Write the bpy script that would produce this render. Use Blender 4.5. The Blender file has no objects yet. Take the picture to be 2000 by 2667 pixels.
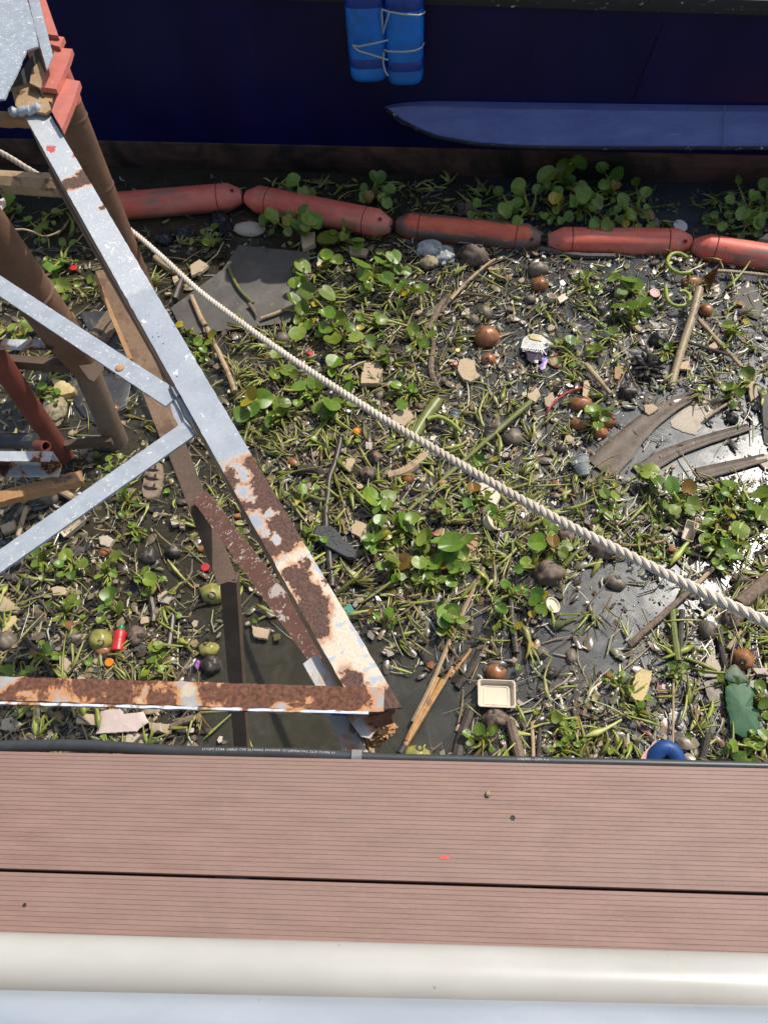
import bpy, math, random
from mathutils import Vector, Matrix, noise as mnoise
RND = random.Random(11)
S = bpy.context.scene
C = S.collection
# ------------------------------------------------------------------ camera, sky, sun, exposure
CAMH = 3.1
F = 2003.0
R = Matrix(((0.99828679, -0.00887355, 0.05783378),
            (0.03798113, 0.85015337, -0.52516349),
            (-0.04450752, 0.52646036, 0.8490339)))
cam = bpy.data.cameras.new('camera'); camo = bpy.data.objects.new('camera', cam); C.objects.link(camo)
camo.matrix_world = Matrix.Translation((0, 0, CAMH)) @ R.to_4x4()
cam.sensor_fit = 'VERTICAL'; cam.sensor_height = 36; cam.lens = 36 * F / 2667
cam.clip_start = 0.02; cam.clip_end = 500
S.camera = camo
SUN = Vector((0.42, 0.45, 0.80)).normalized()
w = bpy.data.worlds.new('World'); S.world = w; w.use_nodes = True
wn = w.node_tree; bg = wn.nodes['Background']
sky = wn.nodes.new('ShaderNodeTexSky'); sky.sky_type = 'NISHITA'; sky.sun_disc = False
sky.sun_elevation = math.asin(SUN.z); sky.sun_rotation = math.atan2(SUN.x, SUN.y)
sky.air_density = 1.3; sky.dust_density = 2.5
wn.links.new(sky.outputs[0], bg.inputs[0]); bg.inputs[1].default_value = 0.135
sl = bpy.data.lights.new('sun', 'SUN'); sl.energy = 4.1; sl.angle = math.radians(0.5); sl.color = (1.0, 0.955, 0.88)
so = bpy.data.objects.new('sun', sl); C.objects.link(so)
so.rotation_euler = (-SUN).to_track_quat('-Z', 'Y').to_euler(); so.location = (3, 3, 8)
S.view_settings.view_transform = 'Standard'; S.view_settings.look = 'None'
S.view_settings.exposure = 0.05; S.view_settings.gamma = 1.0
S.render.resolution_x = 767; S.render.resolution_y = 1024

# ------------------------------------------------------------------ helpers
def ray(px, py): return R @ Vector((px - 1000, 1333.5 - py, -F))
def P(px, py, z=0.0):
    d = ray(px, py); t = (z - CAMH) / d.z
    return Vector((0, 0, CAMH)) + d * t
def HY(x): return 4.68 - 0.0713 * (x + 2.947)
def PH(px, py, off=0.0):
    d = ray(px, py)
    # y = 4.68-off-.0713(x+2.947), x = d.x t, y = d.y t
    t = (4.68 - off - 0.0713 * 2.947) / (d.y + 0.0713 * d.x)
    return Vector((0, 0, CAMH)) + d * t
def mpp(px, py, z=0.0):                                   # metres per source pixel at that spot
    d = ray(px, py); return (z - CAMH) / d.z
def proj(p):
    c = R.transposed() @ (Vector(p) - Vector((0, 0, CAMH)))
    return 1000 + F * c.x / -c.z, 1333.5 - F * c.y / -c.z
def nz(v, s=1.0): return mnoise.noise(Vector(v) * s)
def lerp(a, b, t): return a + (b - a) * t

class MB:
    def __init__(s): s.v = []; s.f = []; s.c = []; s.uv = {}; s.col = (1, 1, 1)
    def add(s, vs, fs, col=None, uvs=None):
        o = len(s.v); s.v += [tuple(x) for x in vs]; col = col or s.col
        s.c += [col] * len(vs)
        for k, f in enumerate(fs):
            if uvs: s.uv[len(s.f)] = uvs[k]
            s.f.append(tuple(i + o for i in f))
    def box(s, c, d, rz=0, col=None, bev=0.0):
        x, y, z = [q / 2 for q in d]; b = min(bev, x * .9, y * .9, z * .9)
        ca, sa = math.cos(rz), math.sin(rz)
        rings = [(-z, b), (-z + b, 0), (z - b, 0), (z, b)] if b else [(-z, 0), (z, 0)]
        vs = []
        for zz, i in rings:
            for X, Y in ((-x + i, -y + i), (x - i, -y + i), (x - i, y - i), (-x + i, y - i)):
                vs.append((c[0] + X * ca - Y * sa, c[1] + X * sa + Y * ca, c[2] + zz))
        fs = [(3, 2, 1, 0)]; n = len(rings)
        for r in range(n - 1):
            for k in range(4): fs.append((r*4+k, r*4+(k+1) % 4, r*4+4+(k+1) % 4, r*4+4+k))
        fs.append(tuple((n-1)*4+k for k in range(4)))
        s.add(vs, fs, col)
    def tube(s, pts, rad, n=8, flat=1.0, col=None, caps=True, up=None):
        pts = [Vector(p) for p in pts]; m = len(pts)
        if not hasattr(rad, '__len__'): rad = [rad] * m
        vs = []; fs = []; a = None
        for i, p in enumerate(pts):
            d = (pts[min(i+1, m-1)] - pts[max(i-1, 0)])
            if d.length < 1e-9: d = Vector((1, 0, 0))
            d.normalize()
            u0 = Vector(up) if up else Vector((0, 0, 1))
            if abs(d.dot(u0)) > .97: u0 = Vector((0, 1, 0))
            if a is None or up: a = d.cross(u0).normalized()
            else:
                a = (a - d * a.dot(d)); a.normalize()
            b = a.cross(d).normalized()
            for k in range(n):
                t = 2 * math.pi * k / n
                vs.append(p + a * math.cos(t) * rad[i] + b * math.sin(t) * rad[i] * flat)
        for i in range(m - 1):
            for k in range(n): fs.append((i*n+k, i*n+(k+1) % n, (i+1)*n+(k+1) % n, (i+1)*n+k))
        if caps: fs.append(tuple(range(n))[::-1]); fs.append(tuple((m-1)*n+k for k in range(n)))
        o_ = len(s.c); s.add(vs, fs, None if isinstance(col, list) else col)
        if isinstance(col, list):
            for i in range(m):
                for k in range(n): s.c[o_ + i*n + k] = col[i]
    def lathe(s, c, axis, prof, n=20, col=None, flat=1.0, side=None):
        axis = Vector(axis).normalized(); c = Vector(c)
        a = Vector(side) if side else axis.cross(Vector((0, 0, 1)) if abs(axis.z) < .9 else Vector((1, 0, 0)))
        a = (a - axis * a.dot(axis)).normalized(); b = axis.cross(a)
        vs = []; fs = []
        for r, h in prof:
            for k in range(n):
                t = 2 * math.pi * k / n
                vs.append(c + axis * h + a * math.cos(t) * r + b * math.sin(t) * r * flat)
        m = len(prof)
        for i in range(m - 1):
            for k in range(n): fs.append((i*n+k, i*n+(k+1) % n, (i+1)*n+(k+1) % n, (i+1)*n+k))
        if prof[0][0] > 1e-5: fs.append(tuple(range(n))[::-1])
        if prof[-1][0] > 1e-5: fs.append(tuple((m-1)*n+k for k in range(n)))
        s.add(vs, fs, col)
    def prism(s, poly, z0, z1, col=None, inset=0.0, dome=0.0):
        n = len(poly); cx = sum(p[0] for p in poly)/n; cy = sum(p[1] for p in poly)/n
        def ins(p, k): return (cx + (p[0]-cx)*(1-k), cy + (p[1]-cy)*(1-k))
        rings = [(z0, .02), (lerp(z0, z1, .6), 0), (z1, inset)]
        vs = []; fs = [tuple(range(n))[::-1]]
        for z, k in rings:
            for p in poly:
                q = ins(p, k); vs.append((q[0], q[1], z + (p[2] if len(p) > 2 else 0)))
        for i in range(len(rings) - 1):
            for k in range(n): fs.append((i*n+k, i*n+(k+1) % n, (i+1)*n+(k+1) % n, (i+1)*n+k))
        mz = sum(p[2] if len(p) > 2 else 0 for p in poly) / n
        for kk in (.35, .7):
            o = len(vs)
            for p in poly:
                q = ins(p, kk); zz = lerp(p[2] if len(p) > 2 else 0, mz, kk)
                vs.append((q[0], q[1], z1 + zz + dome*kk + .0012*nz((q[0]*60, q[1]*60, 3))))
            for k in range(n): fs.append((o-n+k, o-n+(k+1) % n, o+(k+1) % n, o+k))
        vs.append((cx, cy, z1 + mz + dome)); o = len(vs) - 1
        for k in range(n): fs.append((o-n+k, o-n+(k+1) % n, o))
        s.add(vs, fs, col)
    def blob(s, c, rad, seed=0, rough=.18, nu=16, nv=10, rz=0, col=None, fs_=2.2, axis=None, power=1.0):
        vs = []; fs = []; q = Matrix.Rotation(rz, 3, 'Z')
        if axis is not None: q = Vector((0, 0, 1)).rotation_difference(Vector(axis).normalized()).to_matrix() @ q
        for j in range(nv + 1):
            th = math.pi * j / nv
            for i in range(nu):
                ph = 2 * math.pi * i / nu
                d = Vector((math.sin(th)*math.cos(ph), math.sin(th)*math.sin(ph), math.cos(th)))
                if power != 1: d = Vector([math.copysign(abs(t)**power, t) for t in d])
                k = 1 + rough * (nz((d.x*fs_ + seed*7.3, d.y*fs_, d.z*fs_)) + .5*nz((d.x*fs_*2.3, d.y*fs_*2.3 + seed*3.1, d.z*fs_*2.3)))
                vs.append(Vector(c) + q @ Vector((d.x*rad[0]*k, d.y*rad[1]*k, d.z*rad[2]*k)))
        for j in range(nv):
            for i in range(nu): fs.append((j*nu+i, (j+1)*nu+i, (j+1)*nu+(i+1) % nu, j*nu+(i+1) % nu))
        s.add(vs, fs, col)
    def extr(s, A, B, prof, nseg=1, roll=0, jit=0.0, col=None, miterA=0, miterB=0, seed=0, up=(0, 0, 1)):
        """profile (across, up) extruded A->B, uv = (along, perimeter - first half width)"""
        A = Vector(A); B = Vector(B); L = (B - A).length; d = (B - A) / L
        sd = d.cross(Vector(up)).normalized(); u = sd.cross(d).normalized()
        if roll:
            rm = Matrix.Rotation(roll, 3, d); sd = rm @ sd; u = rm @ u
        n = len(prof); vs = []; fs = []; uvs = []
        per = [0.0]
        for k in range(n):
            a, b = prof[k], prof[(k+1) % n]; per.append(per[-1] + math.hypot(b[0]-a[0], b[1]-a[1]))
        off = per[1] / 2
        for i in range(nseg + 1):
            t = i / nseg
            for k, (x, z) in enumerate(prof):
                l = L * t + (miterA * x if i == 0 else 0) + (miterB * x if i == nseg else 0)
                q = A + d * l
                jx = jit * nz((l*38 + seed, k*5.1, 0)) ; jz = jit * .7 * nz((l*31, k*3.3 + seed, 7))
                vs.append(q + sd * (x + jx) + u * (z + jz))
        for i in range(nseg):
            for k in range(n):
                fs.append((i*n+k, i*n+(k+1) % n, (i+1)*n+(k+1) % n, (i+1)*n+k))
                a, b = L*i/nseg, L*(i+1)/nseg
                uvs.append(((a, per[k]-off), (a, per[k+1]-off), (b, per[k+1]-off), (b, per[k]-off)))
        fs.append(tuple(range(n))[::-1]); uvs.append([(0, prof[n-1-k][0]) for k in range(n)])
        fs.append(tuple(nseg*n+k for k in range(n))); uvs.append([(L, prof[k][0]) for k in range(n)])
        s.add(vs, fs, col, uvs)
    def build(s, name, mat, parent=None, origin=None, smooth=True, angle=40, bevel=0.0):
        me = bpy.data.meshes.new(name)
        o = Vector(origin) if origin is not None else (parent.matrix_world.translation.copy() if parent else Vector((0, 0, 0)))
        if parent is not None and origin is None: o = worldloc(parent)
        me.from_pydata([(x-o.x, y-o.y, z-o.z) for x, y, z in s.v], [], s.f)
        if smooth:
            me.polygons.foreach_set('use_smooth', [True]*len(me.polygons))
            if angle: me.set_sharp_from_angle(angle=math.radians(angle))
        at = me.color_attributes.new('Col', 'FLOAT_COLOR', 'POINT')
        fl = []
        for c in s.c: fl += [c[0], c[1], c[2], 1.0]
        at.data.foreach_set('color', fl)
        if s.uv:
            ul = me.uv_layers.new(name='UVMap')
            for i, p in enumerate(me.polygons):
                if i in s.uv:
                    for k, li in enumerate(p.loop_indices): ul.data[li].uv = s.uv[i][k]
        me.materials.append(mat); me.update()
        ob = bpy.data.objects.new(name, me); C.objects.link(ob)
        if parent: ob.parent = parent
        else: ob.location = o
        if bevel:
            b = ob.modifiers.new('bevel', 'BEVEL'); b.width = bevel; b.segments = 2; b.limit_method = 'ANGLE'; b.angle_limit = math.radians(50)
        return ob
def worldloc(o):
    l = Vector(o.location)
    while o.parent: o = o.parent; l += o.location
    return l
def tag(o, label=None, cat=None, group=None, kind=None):
    if label: o['label'] = label
    if cat: o['category'] = cat
    if group: o['group'] = group
    if kind: o['kind'] = kind
    return o
def thing(name, label, cat, loc, group=None):
    o = bpy.data.objects.new(name, None); o.empty_display_size = .05; C.objects.link(o); o.location = loc
    return tag(o, label, cat, group)
LAND = []                                                   # landmarks for automatic labels: phrase, px, py
def land(phrase, px, py): LAND.append((phrase, px, py))

# ------------------------------------------------------------------ material helpers
class NT:
    def __init__(s, name):
        s.m = bpy.data.materials.new(name); s.m.use_nodes = True; s.t = s.m.node_tree
        s.b = s.t.nodes['Principled BSDF']; s.out = s.t.nodes['Material Output']
    def n(s, ty, ins=None, out=0, **props):
        nd = s.t.nodes.new(ty)
        for k, v in props.items(): setattr(nd, k, v)
        for k, v in (ins or {}).items(): s.set(nd.inputs[k], v)
        return nd.outputs[out]
    def set(s, sock, v):
        if isinstance(v, bpy.types.NodeSocket): s.t.links.new(v, sock)
        else:
            if sock.type == 'RGBA' and len(v) == 3: v = (*v, 1)
            sock.default_value = v
    def math(s, op, a, b=0.0, c=0.0, clamp=False): return s.n('ShaderNodeMath', {0: a, 1: b, 2: c}, operation=op, use_clamp=clamp)
    def mix(s, f, a, b, mode='MIX'):
        nd = s.t.nodes.new('ShaderNodeMix'); nd.data_type = 'RGBA'; nd.blend_type = mode
        s.set(nd.inputs[0], f); s.set(nd.inputs[6], a); s.set(nd.inputs[7], b); return nd.outputs[2]
    def noise(s, vec, scale, detail=4, rough=.6, dist=0, col=False):
        return s.n('ShaderNodeTexNoise', {'Vector': vec, 'Scale': scale, 'Detail': detail, 'Roughness': rough, 'Distortion': dist}, out=1 if col else 0)
    def vor(s, vec, scale, feature='F1', out=0): return s.n('ShaderNodeTexVoronoi', {'Vector': vec, 'Scale': scale}, out=out, feature=feature)
    def ramp(s, f, lo, hi, a=0.0, b=1.0):
        return s.n('ShaderNodeMapRange', {0: f, 1: lo, 2: hi, 3: a, 4: b}, clamp=True)
    def obj(s): return s.n('ShaderNodeTexCoord', out=3)
    def geo(s): return s.n('ShaderNodeNewGeometry', out=0)
    def uv(s): return s.n('ShaderNodeTexCoord', out=2)
    def mapping(s, vec, scale): return s.n('ShaderNodeMapping', {'Vector': vec, 'Scale': scale})
    def col(s): return s.n('ShaderNodeVertexColor', layer_name='Col')
    def rand(s): return s.n('ShaderNodeObjectInfo', out=5)
    def bump(s, h, strength=.4, dist=.002):
        s.set(s.b.inputs['Normal'], s.n('ShaderNodeBump', {'Height': h, 'Strength': strength, 'Distance': dist}))
    def base(s, c): s.set(s.b.inputs['Base Color'], c)
    def rough(s, r): s.set(s.b.inputs['Roughness'], r)
def simple(name, c1, c2=None, scale=30, rough=.6, bump=.3, bd=.001, dirt=None, dscale=12, dlo=.5, dhi=.65, stretch=None, usecol=False, spec=.5, var=0.0):
    t = NT(name); v = t.obj()
    if stretch: v = t.mapping(v, stretch)
    n1 = t.noise(v, scale, 5, .65)
    if usecol:
        c = t.mix(t.ramp(n1, .3, .7), t.mix(1, t.col(), (.62, .62, .62), 'MULTIPLY'), t.mix(1, t.col(), (1.25, 1.25, 1.25), 'MULTIPLY'))
    else: c = t.mix(t.ramp(n1, .3, .7), c1, c2 or c1)
    if var:
        r = t.rand(); c = t.mix(1, c, t.n('ShaderNodeCombineColor', {0: t.ramp(r, 0, 1, 1-var, 1+var), 1: t.ramp(t.math('FRACT', t.math('MULTIPLY', r, 7.3)), 0, 1, 1-var, 1+var), 2: t.ramp(r, 0, 1, 1-var, 1+var)}), 'MULTIPLY')
    if dirt:
        n2 = t.noise(t.obj(), dscale, 6, .7, .5); c = t.mix(t.ramp(n2, dlo, dhi), c, dirt)
    t.base(c); t.rough(rough if not isinstance(rough, tuple) else t.ramp(n1, .3, .7, *rough))
    t.b.inputs['Specular IOR Level'].default_value = spec
    if bump: t.bump(t.noise(v, scale*2, 6, .7), bump, bd)
    return t.m
BASEC = dict(
    rustd=(.075, .032, .022), rusto=(.48, .17, .05), grey=(.44, .48, .53), cream=(.78, .69, .54))
def painted(name, base=(.34, .37, .405), chips=(.6, .57, .5), chipamt=.62, rustlo=.62, halo=.05, rust=(.085, .04, .028), scratch=True, under=None, rscale=7, rough=.5):
    """painted steel: base paint, paint chips to a paler coat, rust with an orange rim; object coordinates"""
    t = NT(name); v = t.obj()
    n = t.noise(v, rscale, 7, .62, .3); n2 = t.noise(v, 26, 5, .6); n3 = t.noise(v, 110, 4, .6)
    c = t.mix(t.ramp(n2, .35, .65), tuple(x*.88 for x in base), tuple(min(1, x*1.08) for x in base))
    if scratch:
        sc = t.noise(t.mapping(v, (1, 1, 1)), 75, 3, .5, 1.6); sc = t.ramp(sc, .62, .66)
        c = t.mix(sc, c, chips)
    ch = t.ramp(t.noise(v, 16, 6, .6, .4), chipamt, chipamt + .02); c = t.mix(ch, c, chips)
    ro = t.ramp(n, rustlo - halo, rustlo); c = t.mix(ro, c, (.5, .22, .08))
    rm = t.ramp(n, rustlo, rustlo + .025); rc = t.mix(t.ramp(n3, .35, .65), tuple(x*.6 for x in rust), tuple(x*1.5 for x in rust))
    c = t.mix(rm, c, rc)
    t.base(c); t.rough(t.math('ADD', t.math('MULTIPLY', rm, .35), rough))
    t.bump(t.math('ADD', t.math('MULTIPLY', rm, n3), t.math('MULTIPLY', n2, .2)), .6, .002)
    return t.m
def rusty(name, c1=(.11, .055, .035), c2=(.21, .11, .065), orange=(.42, .17, .05), olo=.6, scale=9, rough=.8):
    t = NT(name); v = t.obj(); n = t.noise(v, scale, 7, .65, .3); n3 = t.noise(v, 130, 5, .7)
    c = t.mix(t.ramp(n, .3, .65), c1, c2); c = t.mix(t.ramp(n3, .4, .75, 0, .55), c, tuple(x*.45 for x in c1))
    c = t.mix(t.ramp(t.noise(v, 14, 6, .65), olo, olo + .08), c, orange)
    t.base(c); t.rough(rough); t.bump(t.math('ADD', n3, t.math('MULTIPLY', n, .6)), .5, .0025)
    return t.m
#MATS
def leaf_mat(name, a, b, rough=.32, trans=.22):
    t = NT(name); v = t.obj(); r = t.rand()
    n = t.noise(v, 28, 4, .6)
    c = t.mix(t.ramp(n, .3, .7), a, b); c = t.mix(1, c, t.col(), 'MULTIPLY')
    c = t.mix(t.ramp(t.noise(v, 45, 5, .7), .66, .74), c, (.22, .17, .05))
    t.base(c); t.rough(rough); t.b.inputs['Specular IOR Level'].default_value = .5
    t.bump(t.noise(v, 90, 3, .6), .25, .001)
    tr = t.n('ShaderNodeBsdfTranslucent', {'Color': t.mix(1, c, (1.5, 1.6, .6), 'MULTIPLY')})
    mx = t.n('ShaderNodeMixShader', {0: trans, 1: t.b.outputs[0], 2: tr}); t.t.links.new(mx, t.out.inputs[0])
    return t.m
M_LEAF = leaf_mat('hyacinth_leaf', (.095, .175, .022), (.18, .27, .035), .38, .16)
M_STALK = leaf_mat('hyacinth_stalk', (.2, .23, .04), (.38, .4, .08), .38, .12)
def coat(m_, w_=.6, r_=.3):
    b_ = m_.node_tree.nodes['Principled BSDF']; b_.inputs['Coat Weight'].default_value = w_; b_.inputs['Coat Roughness'].default_value = r_; return m_
M_LITTER = simple('wet_litter', (1, 1, 1), scale=40, rough=(.25, .6), bump=.4, usecol=True)
coat(M_LITTER)
M_DRY = simple('dry_litter', (1, 1, 1), scale=50, rough=.75, bump=.4, usecol=True)
M_STEMS = leaf_mat('loose_stem', (.8, .8, .8), (1.1, 1.1, 1.05), .38, .1)
def foam_mat(name, a, b, dirt=(.2, .14, .08)):
    t = NT(name); v = t.obj(); vo = t.vor(v, 230); n = t.noise(v, 14, 6, .65)
    c = t.mix(t.ramp(vo, 0, .7), a, b); c = t.mix(t.ramp(n, .55, .72), c, dirt)
    t.base(c); t.rough(.8); t.bump(vo, .5, .0015); return t.m
M_FOAM = foam_mat('weathered_foam', (.55, .42, .28), (.42, .31, .19))
M_FOAMW = foam_mat('white_foam', (.55, .48, .38), (.43, .36, .27), (.3, .25, .18))
M_FOAMY = foam_mat('yellow_foam', (.66, .52, .27), (.5, .38, .17), (.28, .2, .09))
def husk_mat(name, a, b, rough=.7, stripes=60):
    t = NT(name); v = t.obj()
    n = t.noise(t.mapping(v, (1, 1, .12)), stripes, 6, .7); n2 = t.noise(v, 22, 5, .6)
    c = t.mix(t.ramp(n, .35, .65), a, b); c = t.mix(t.ramp(n2, .5, .75, 0, .6), c, tuple(x*.4 for x in a))
    t.base(c); t.rough(rough); t.bump(n, .6, .002); return t.m
M_HUSK = husk_mat('brown_husk', (.075, .05, .035), (.2, .14, .1))
M_HUSKD = husk_mat('dark_husk', (.02, .017, .015), (.075, .062, .05), .45)
M_NUT = husk_mat('orange_shell', (.2, .075, .028), (.38, .16, .06), .35, 20)
M_NUTG = husk_mat('green_shell', (.2, .19, .035), (.36, .32, .09), .35, 18)
M_SHELL = husk_mat('grey_shell', (.11, .085, .06), (.22, .17, .12), .5, 26)
M_WOOD = simple('driftwood', (.1, .065, .042), (.26, .18, .12), 60, .75, .6, .002, dirt=(.04, .03, .022), dscale=10)
M_WOODL = simple('pale_wood', (.36, .24, .13), (.5, .36, .22), 50, .7, .5, .0015, dirt=(.14, .09, .05), dscale=9)
M_WOODD = simple('wet_dark_wood', (.03, .023, .018), (.09, .068, .05), 45, .4, .5, .002)
M_BAMBOO = simple('bamboo', (.3, .21, .12), (.42, .32, .2), 40, .5, .3, .001, dirt=(.12, .08, .045), dscale=12)
M_GREENCANE = simple('green_cane', (.13, .15, .035), (.22, .23, .07), 30, .4, .3)
M_SHEET = simple('rubber_sheet', (.075, .068, .058), (.125, .112, .095), 9, .7, .5, .0015, dirt=(.19, .165, .13), dscale=6, dlo=.52, dhi=.75)
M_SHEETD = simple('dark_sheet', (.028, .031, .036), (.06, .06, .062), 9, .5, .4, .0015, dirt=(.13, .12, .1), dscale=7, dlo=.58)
M_STONE = simple('stone', (.24, .19, .11), (.4, .33, .2), 20, .75, .8, .004, dirt=(.06, .05, .03), dscale=14)
M_BAG = simple('plastic_film', (.3, .32, .3), (.5, .5, .48), 30, .25, .6, .004, dirt=(.1, .15, .12), dscale=10)
M_BLACKBAG = simple('black_film', (.012, .014, .018), (.03, .033, .04), 25, .22, .7, .006)
M_SOLE = simple('black_rubber', (.035, .037, .04), (.06, .062, .065), 60, .6, .3)
M_TRAY = simple('foam_tray', (.6, .5, .36), (.68, .58, .44), 16, .5, .2, .0005, dirt=(.35, .24, .13), dscale=9, dlo=.6, dhi=.78)
M_CLEAR = NT('clear_plastic'); M_CLEAR.b.inputs['Transmission Weight'].default_value = .7; M_CLEAR.base((.7, .72, .68)); M_CLEAR.rough(.2); M_CLEAR = M_CLEAR.m
def plastic(name, c, rough=.35, d=.25): return simple(name, tuple(x*.82 for x in c), c, 20, rough, .1, .0005, dirt=tuple(x*d for x in c), dscale=10, dlo=.6, dhi=.8)
M_RED = plastic('red_plastic', (.55, .03, .03)); M_GREENP = plastic('green_plastic', (.02, .22, .1)); M_ORANGEP = plastic('orange_plastic', (.85, .25, .01))
M_WHITEP = plastic('white_plastic', (.66, .64, .58), .4, .5); M_PINKP = plastic('pink_plastic', (.55, .28, .26), .5, .5); M_BLUEP = plastic('blue_plastic', (.015, .065, .24), .5, .5)
M_TEALP = plastic('teal_plastic', (.06, .3, .24)); M_PURPLE = plastic('purple_plastic', (.35, .12, .42)); M_YELLOWP = plastic('yellow_plastic', (.8, .5, .02))
M_LOTUS = simple('lotus_leaf', (.035, .1, .045), (.06, .145, .065), 14, .6, .3, .001, dirt=(.12, .13, .05), dscale=14, dlo=.62, dhi=.75)
M_LOTUSD = simple('faded_lotus_leaf', (.07, .1, .06), (.11, .14, .085), 14, .55, .3, .001, dirt=(.16, .12, .07), dscale=14)
M_DEADLEAF = simple('dead_leaf', (.2, .09, .03), (.33, .16, .05), 30, .5, .4, .001)
M_BARK = simple('banana_sheath', (.07, .047, .031), (.15, .104, .068), 24, .6, .7, .002, stretch=(1, 1, 1), dirt=(.035, .027, .022), dscale=9)

# ------------------------------------------------------------------ water and murk
def make_water():
    t = NT('river_water'); v = t.geo()
    n = t.noise(v, 1.3, 5, .6, .5); ramp = t.ramp(n, .4, .62)
    sx = t.n('ShaderNodeSeparateXYZ', {0: v}); 
    olive = (.055, .048, .03); blue = (.068, .084, .102)
    wx = t.ramp(t.math('ADD', sx, t.math('MULTIPLY', n, .8)), .2, 1.5)
    c = t.mix(wx, olive, blue)
    fn = t.noise(v, 9, 7, .68, 1.0); film = t.ramp(fn, .42, .68)
    wy = t.ramp(sx, .2, 1.1)
    film = t.math('MULTIPLY', film, t.ramp(wx, 0, 1, .6, .9))
    c = t.mix(film, c, t.mix(t.ramp(t.noise(v, 60, 5, .7), .4, .62), (.07, .062, .045), (.095, .085, .068)))
    dif = t.n('ShaderNodeBsdfDiffuse', {'Color': c})
    tr = t.n('ShaderNodeBsdfTransparent', {'Color': (.75, .78, .6)})
    body = t.n('ShaderNodeMixShader', {0: t.math('ADD', t.math('MULTIPLY', film, .25), .62), 1: tr, 2: dif})
    h = t.math('ADD', t.math('MULTIPLY', t.noise(v, 5, 2, .4), 1.0), t.math('MULTIPLY', t.noise(v, 90, 4, .7), t.math('ADD', t.math('MULTIPLY', film, .12), .015)))
    bm = t.n('ShaderNodeBump', {'Height': h, 'Strength': .3, 'Distance': .005})
    gl = t.n('ShaderNodeBsdfGlossy', {'Color': (1, 1, 1), 'Roughness': t.math('ADD', t.math('MULTIPLY', film, .06), .22), 'Normal': bm})
    fr = t.n('ShaderNodeFresnel', {'IOR': 1.36, 'Normal': bm})
    mx = t.n('ShaderNodeMixShader', {0: t.math('MULTIPLY', fr, t.math('ADD', t.math('MULTIPLY', film, .4), 1.3), clamp=True), 1: body, 2: gl})
    t.t.links.new(mx, t.out.inputs[0]); return t.m
m = MB(); N = 60
vs = [(-30 + 60*i/N, -25 + 60*j/N, 0) for j in range(N+1) for i in range(N+1)]
m.add(vs, [(j*(N+1)+i, j*(N+1)+i+1, (j+1)*(N+1)+i+1, (j+1)*(N+1)+i) for j in range(N) for i in range(N)])
tag(m.build('water', make_water()), kind='structure')
m = MB(); m.add([(-30, -25, -.16), (30, -25, -.16), (30, 35, -.16), (-30, 35, -.16)], [(0, 1, 2, 3)])
tag(m.build('riverbed', simple('river_silt', (.02, .021, .013), (.035, .035, .02), 3, .9, 0)), kind='structure')

# ------------------------------------------------------------------ walkway deck, cable, handrail
def wpc():
    t = NT('composite_board'); v = t.obj()
    n = t.noise(t.mapping(v, (.8, 6, 6)), 9, 6, .6); n2 = t.noise(t.mapping(v, (25, 160, 25)), 3, 5, .7); n4 = t.noise(v, 2.2, 3, .5)
    c = t.mix(t.ramp(n, .3, .7), (.228, .13, .1), (.305, .185, .145)); c = t.mix(t.ramp(n2, .45, .8, 0, .25), c, (.46, .34, .27))
    c = t.mix(t.ramp(n4, .4, .7, 0, .5), c, (.27, .18, .14)); c = t.mix(t.ramp(t.noise(v, 7, 6, .7, .6), .55, .75, 0, .5), c, (.2, .135, .105)); c = t.mix(t.ramp(t.noise(t.mapping(v, (3, 12, 3)), 26, 4, .7), .68, .74, 0, .35), c, (.55, .44, .37))
    c = t.mix(t.ramp(t.noise(v, 420, 2, .5), .7, .75, 0, .5), c, (.12, .07, .06))
    t.base(c); t.rough(.62); t.bump(t.noise(v, 300, 4, .7), .35, .0006); return t.m
MW = wpc()
DZ = 1.75
def board(y1, y0, label):
    m = MB(); prof = []; n = 27; p = (y1 - y0) / n; top = []
    for k in range(n):
        a = y0 + k*p + .0009; b = a + p - .0016
        top += [(a - .0003, -.0007), (a + .0002, 0), (b - .0002, 0), (b + .0003, -.0007)]
    top[0] = (y0 + .0005, -.002); top[-1] = (y1 - .0005, -.002)
    prof = [(y, z) for y, z in top] + [(y1, -.004), (y1, -.026), (y0, -.026), (y0, -.004)]
    xs = [-2.6 + 5.2*i/40 for i in range(41)]
    vs = [(x, y + .005*x, DZ + z + .0003*nz((x*3, y*8, 0))) for x in xs for y, z in prof]; k = len(prof)
    fs = [(i*k+j, (i+1)*k+j, (i+1)*k+(j+1) % k, i*k+(j+1) % k) for i in range(40) for j in range(k)]
    fs += [tuple(range(k)), tuple(40*k+j for j in range(k))[::-1]]
    m.add(vs, fs)
    return tag(m.build('deck_board', MW, origin=(0, (y0+y1)/2, DZ), smooth=False), label, 'deck board', 'grooved boards of the walkway')
b1 = board(.334, .1445, 'outermost reddish brown grooved board beside the black cable over the water')
b2 = board(.1405, -.051, 'reddish brown grooved board between the dark gap and the cream handrail')
board(-.057, -.2465, 'reddish brown grooved board hidden beneath the cream handrail')
M_GALV = simple('galvanised', (.16, .155, .15), (.28, .27, .26), 40, .45, .2)
M_DARKM = simple('dark_steel', (.02, .018, .018), (.05, .045, .045), 40, .6, .3)
jr = thing('deck_joist', 'dark steel joist with clips seen in the gap between the two deck boards', 'joist', (0, .1415, DZ - .07))
m = MB(); m.box((0, .1415, DZ - .0525), (5.2, .05, .05)); m.box((0, -.054, DZ - .0525), (5.2, .04, .05)); m.box((0, .30, DZ-.0525), (5.2, .045, .05)); m.build('joist_bar', M_DARKM, jr)
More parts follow.
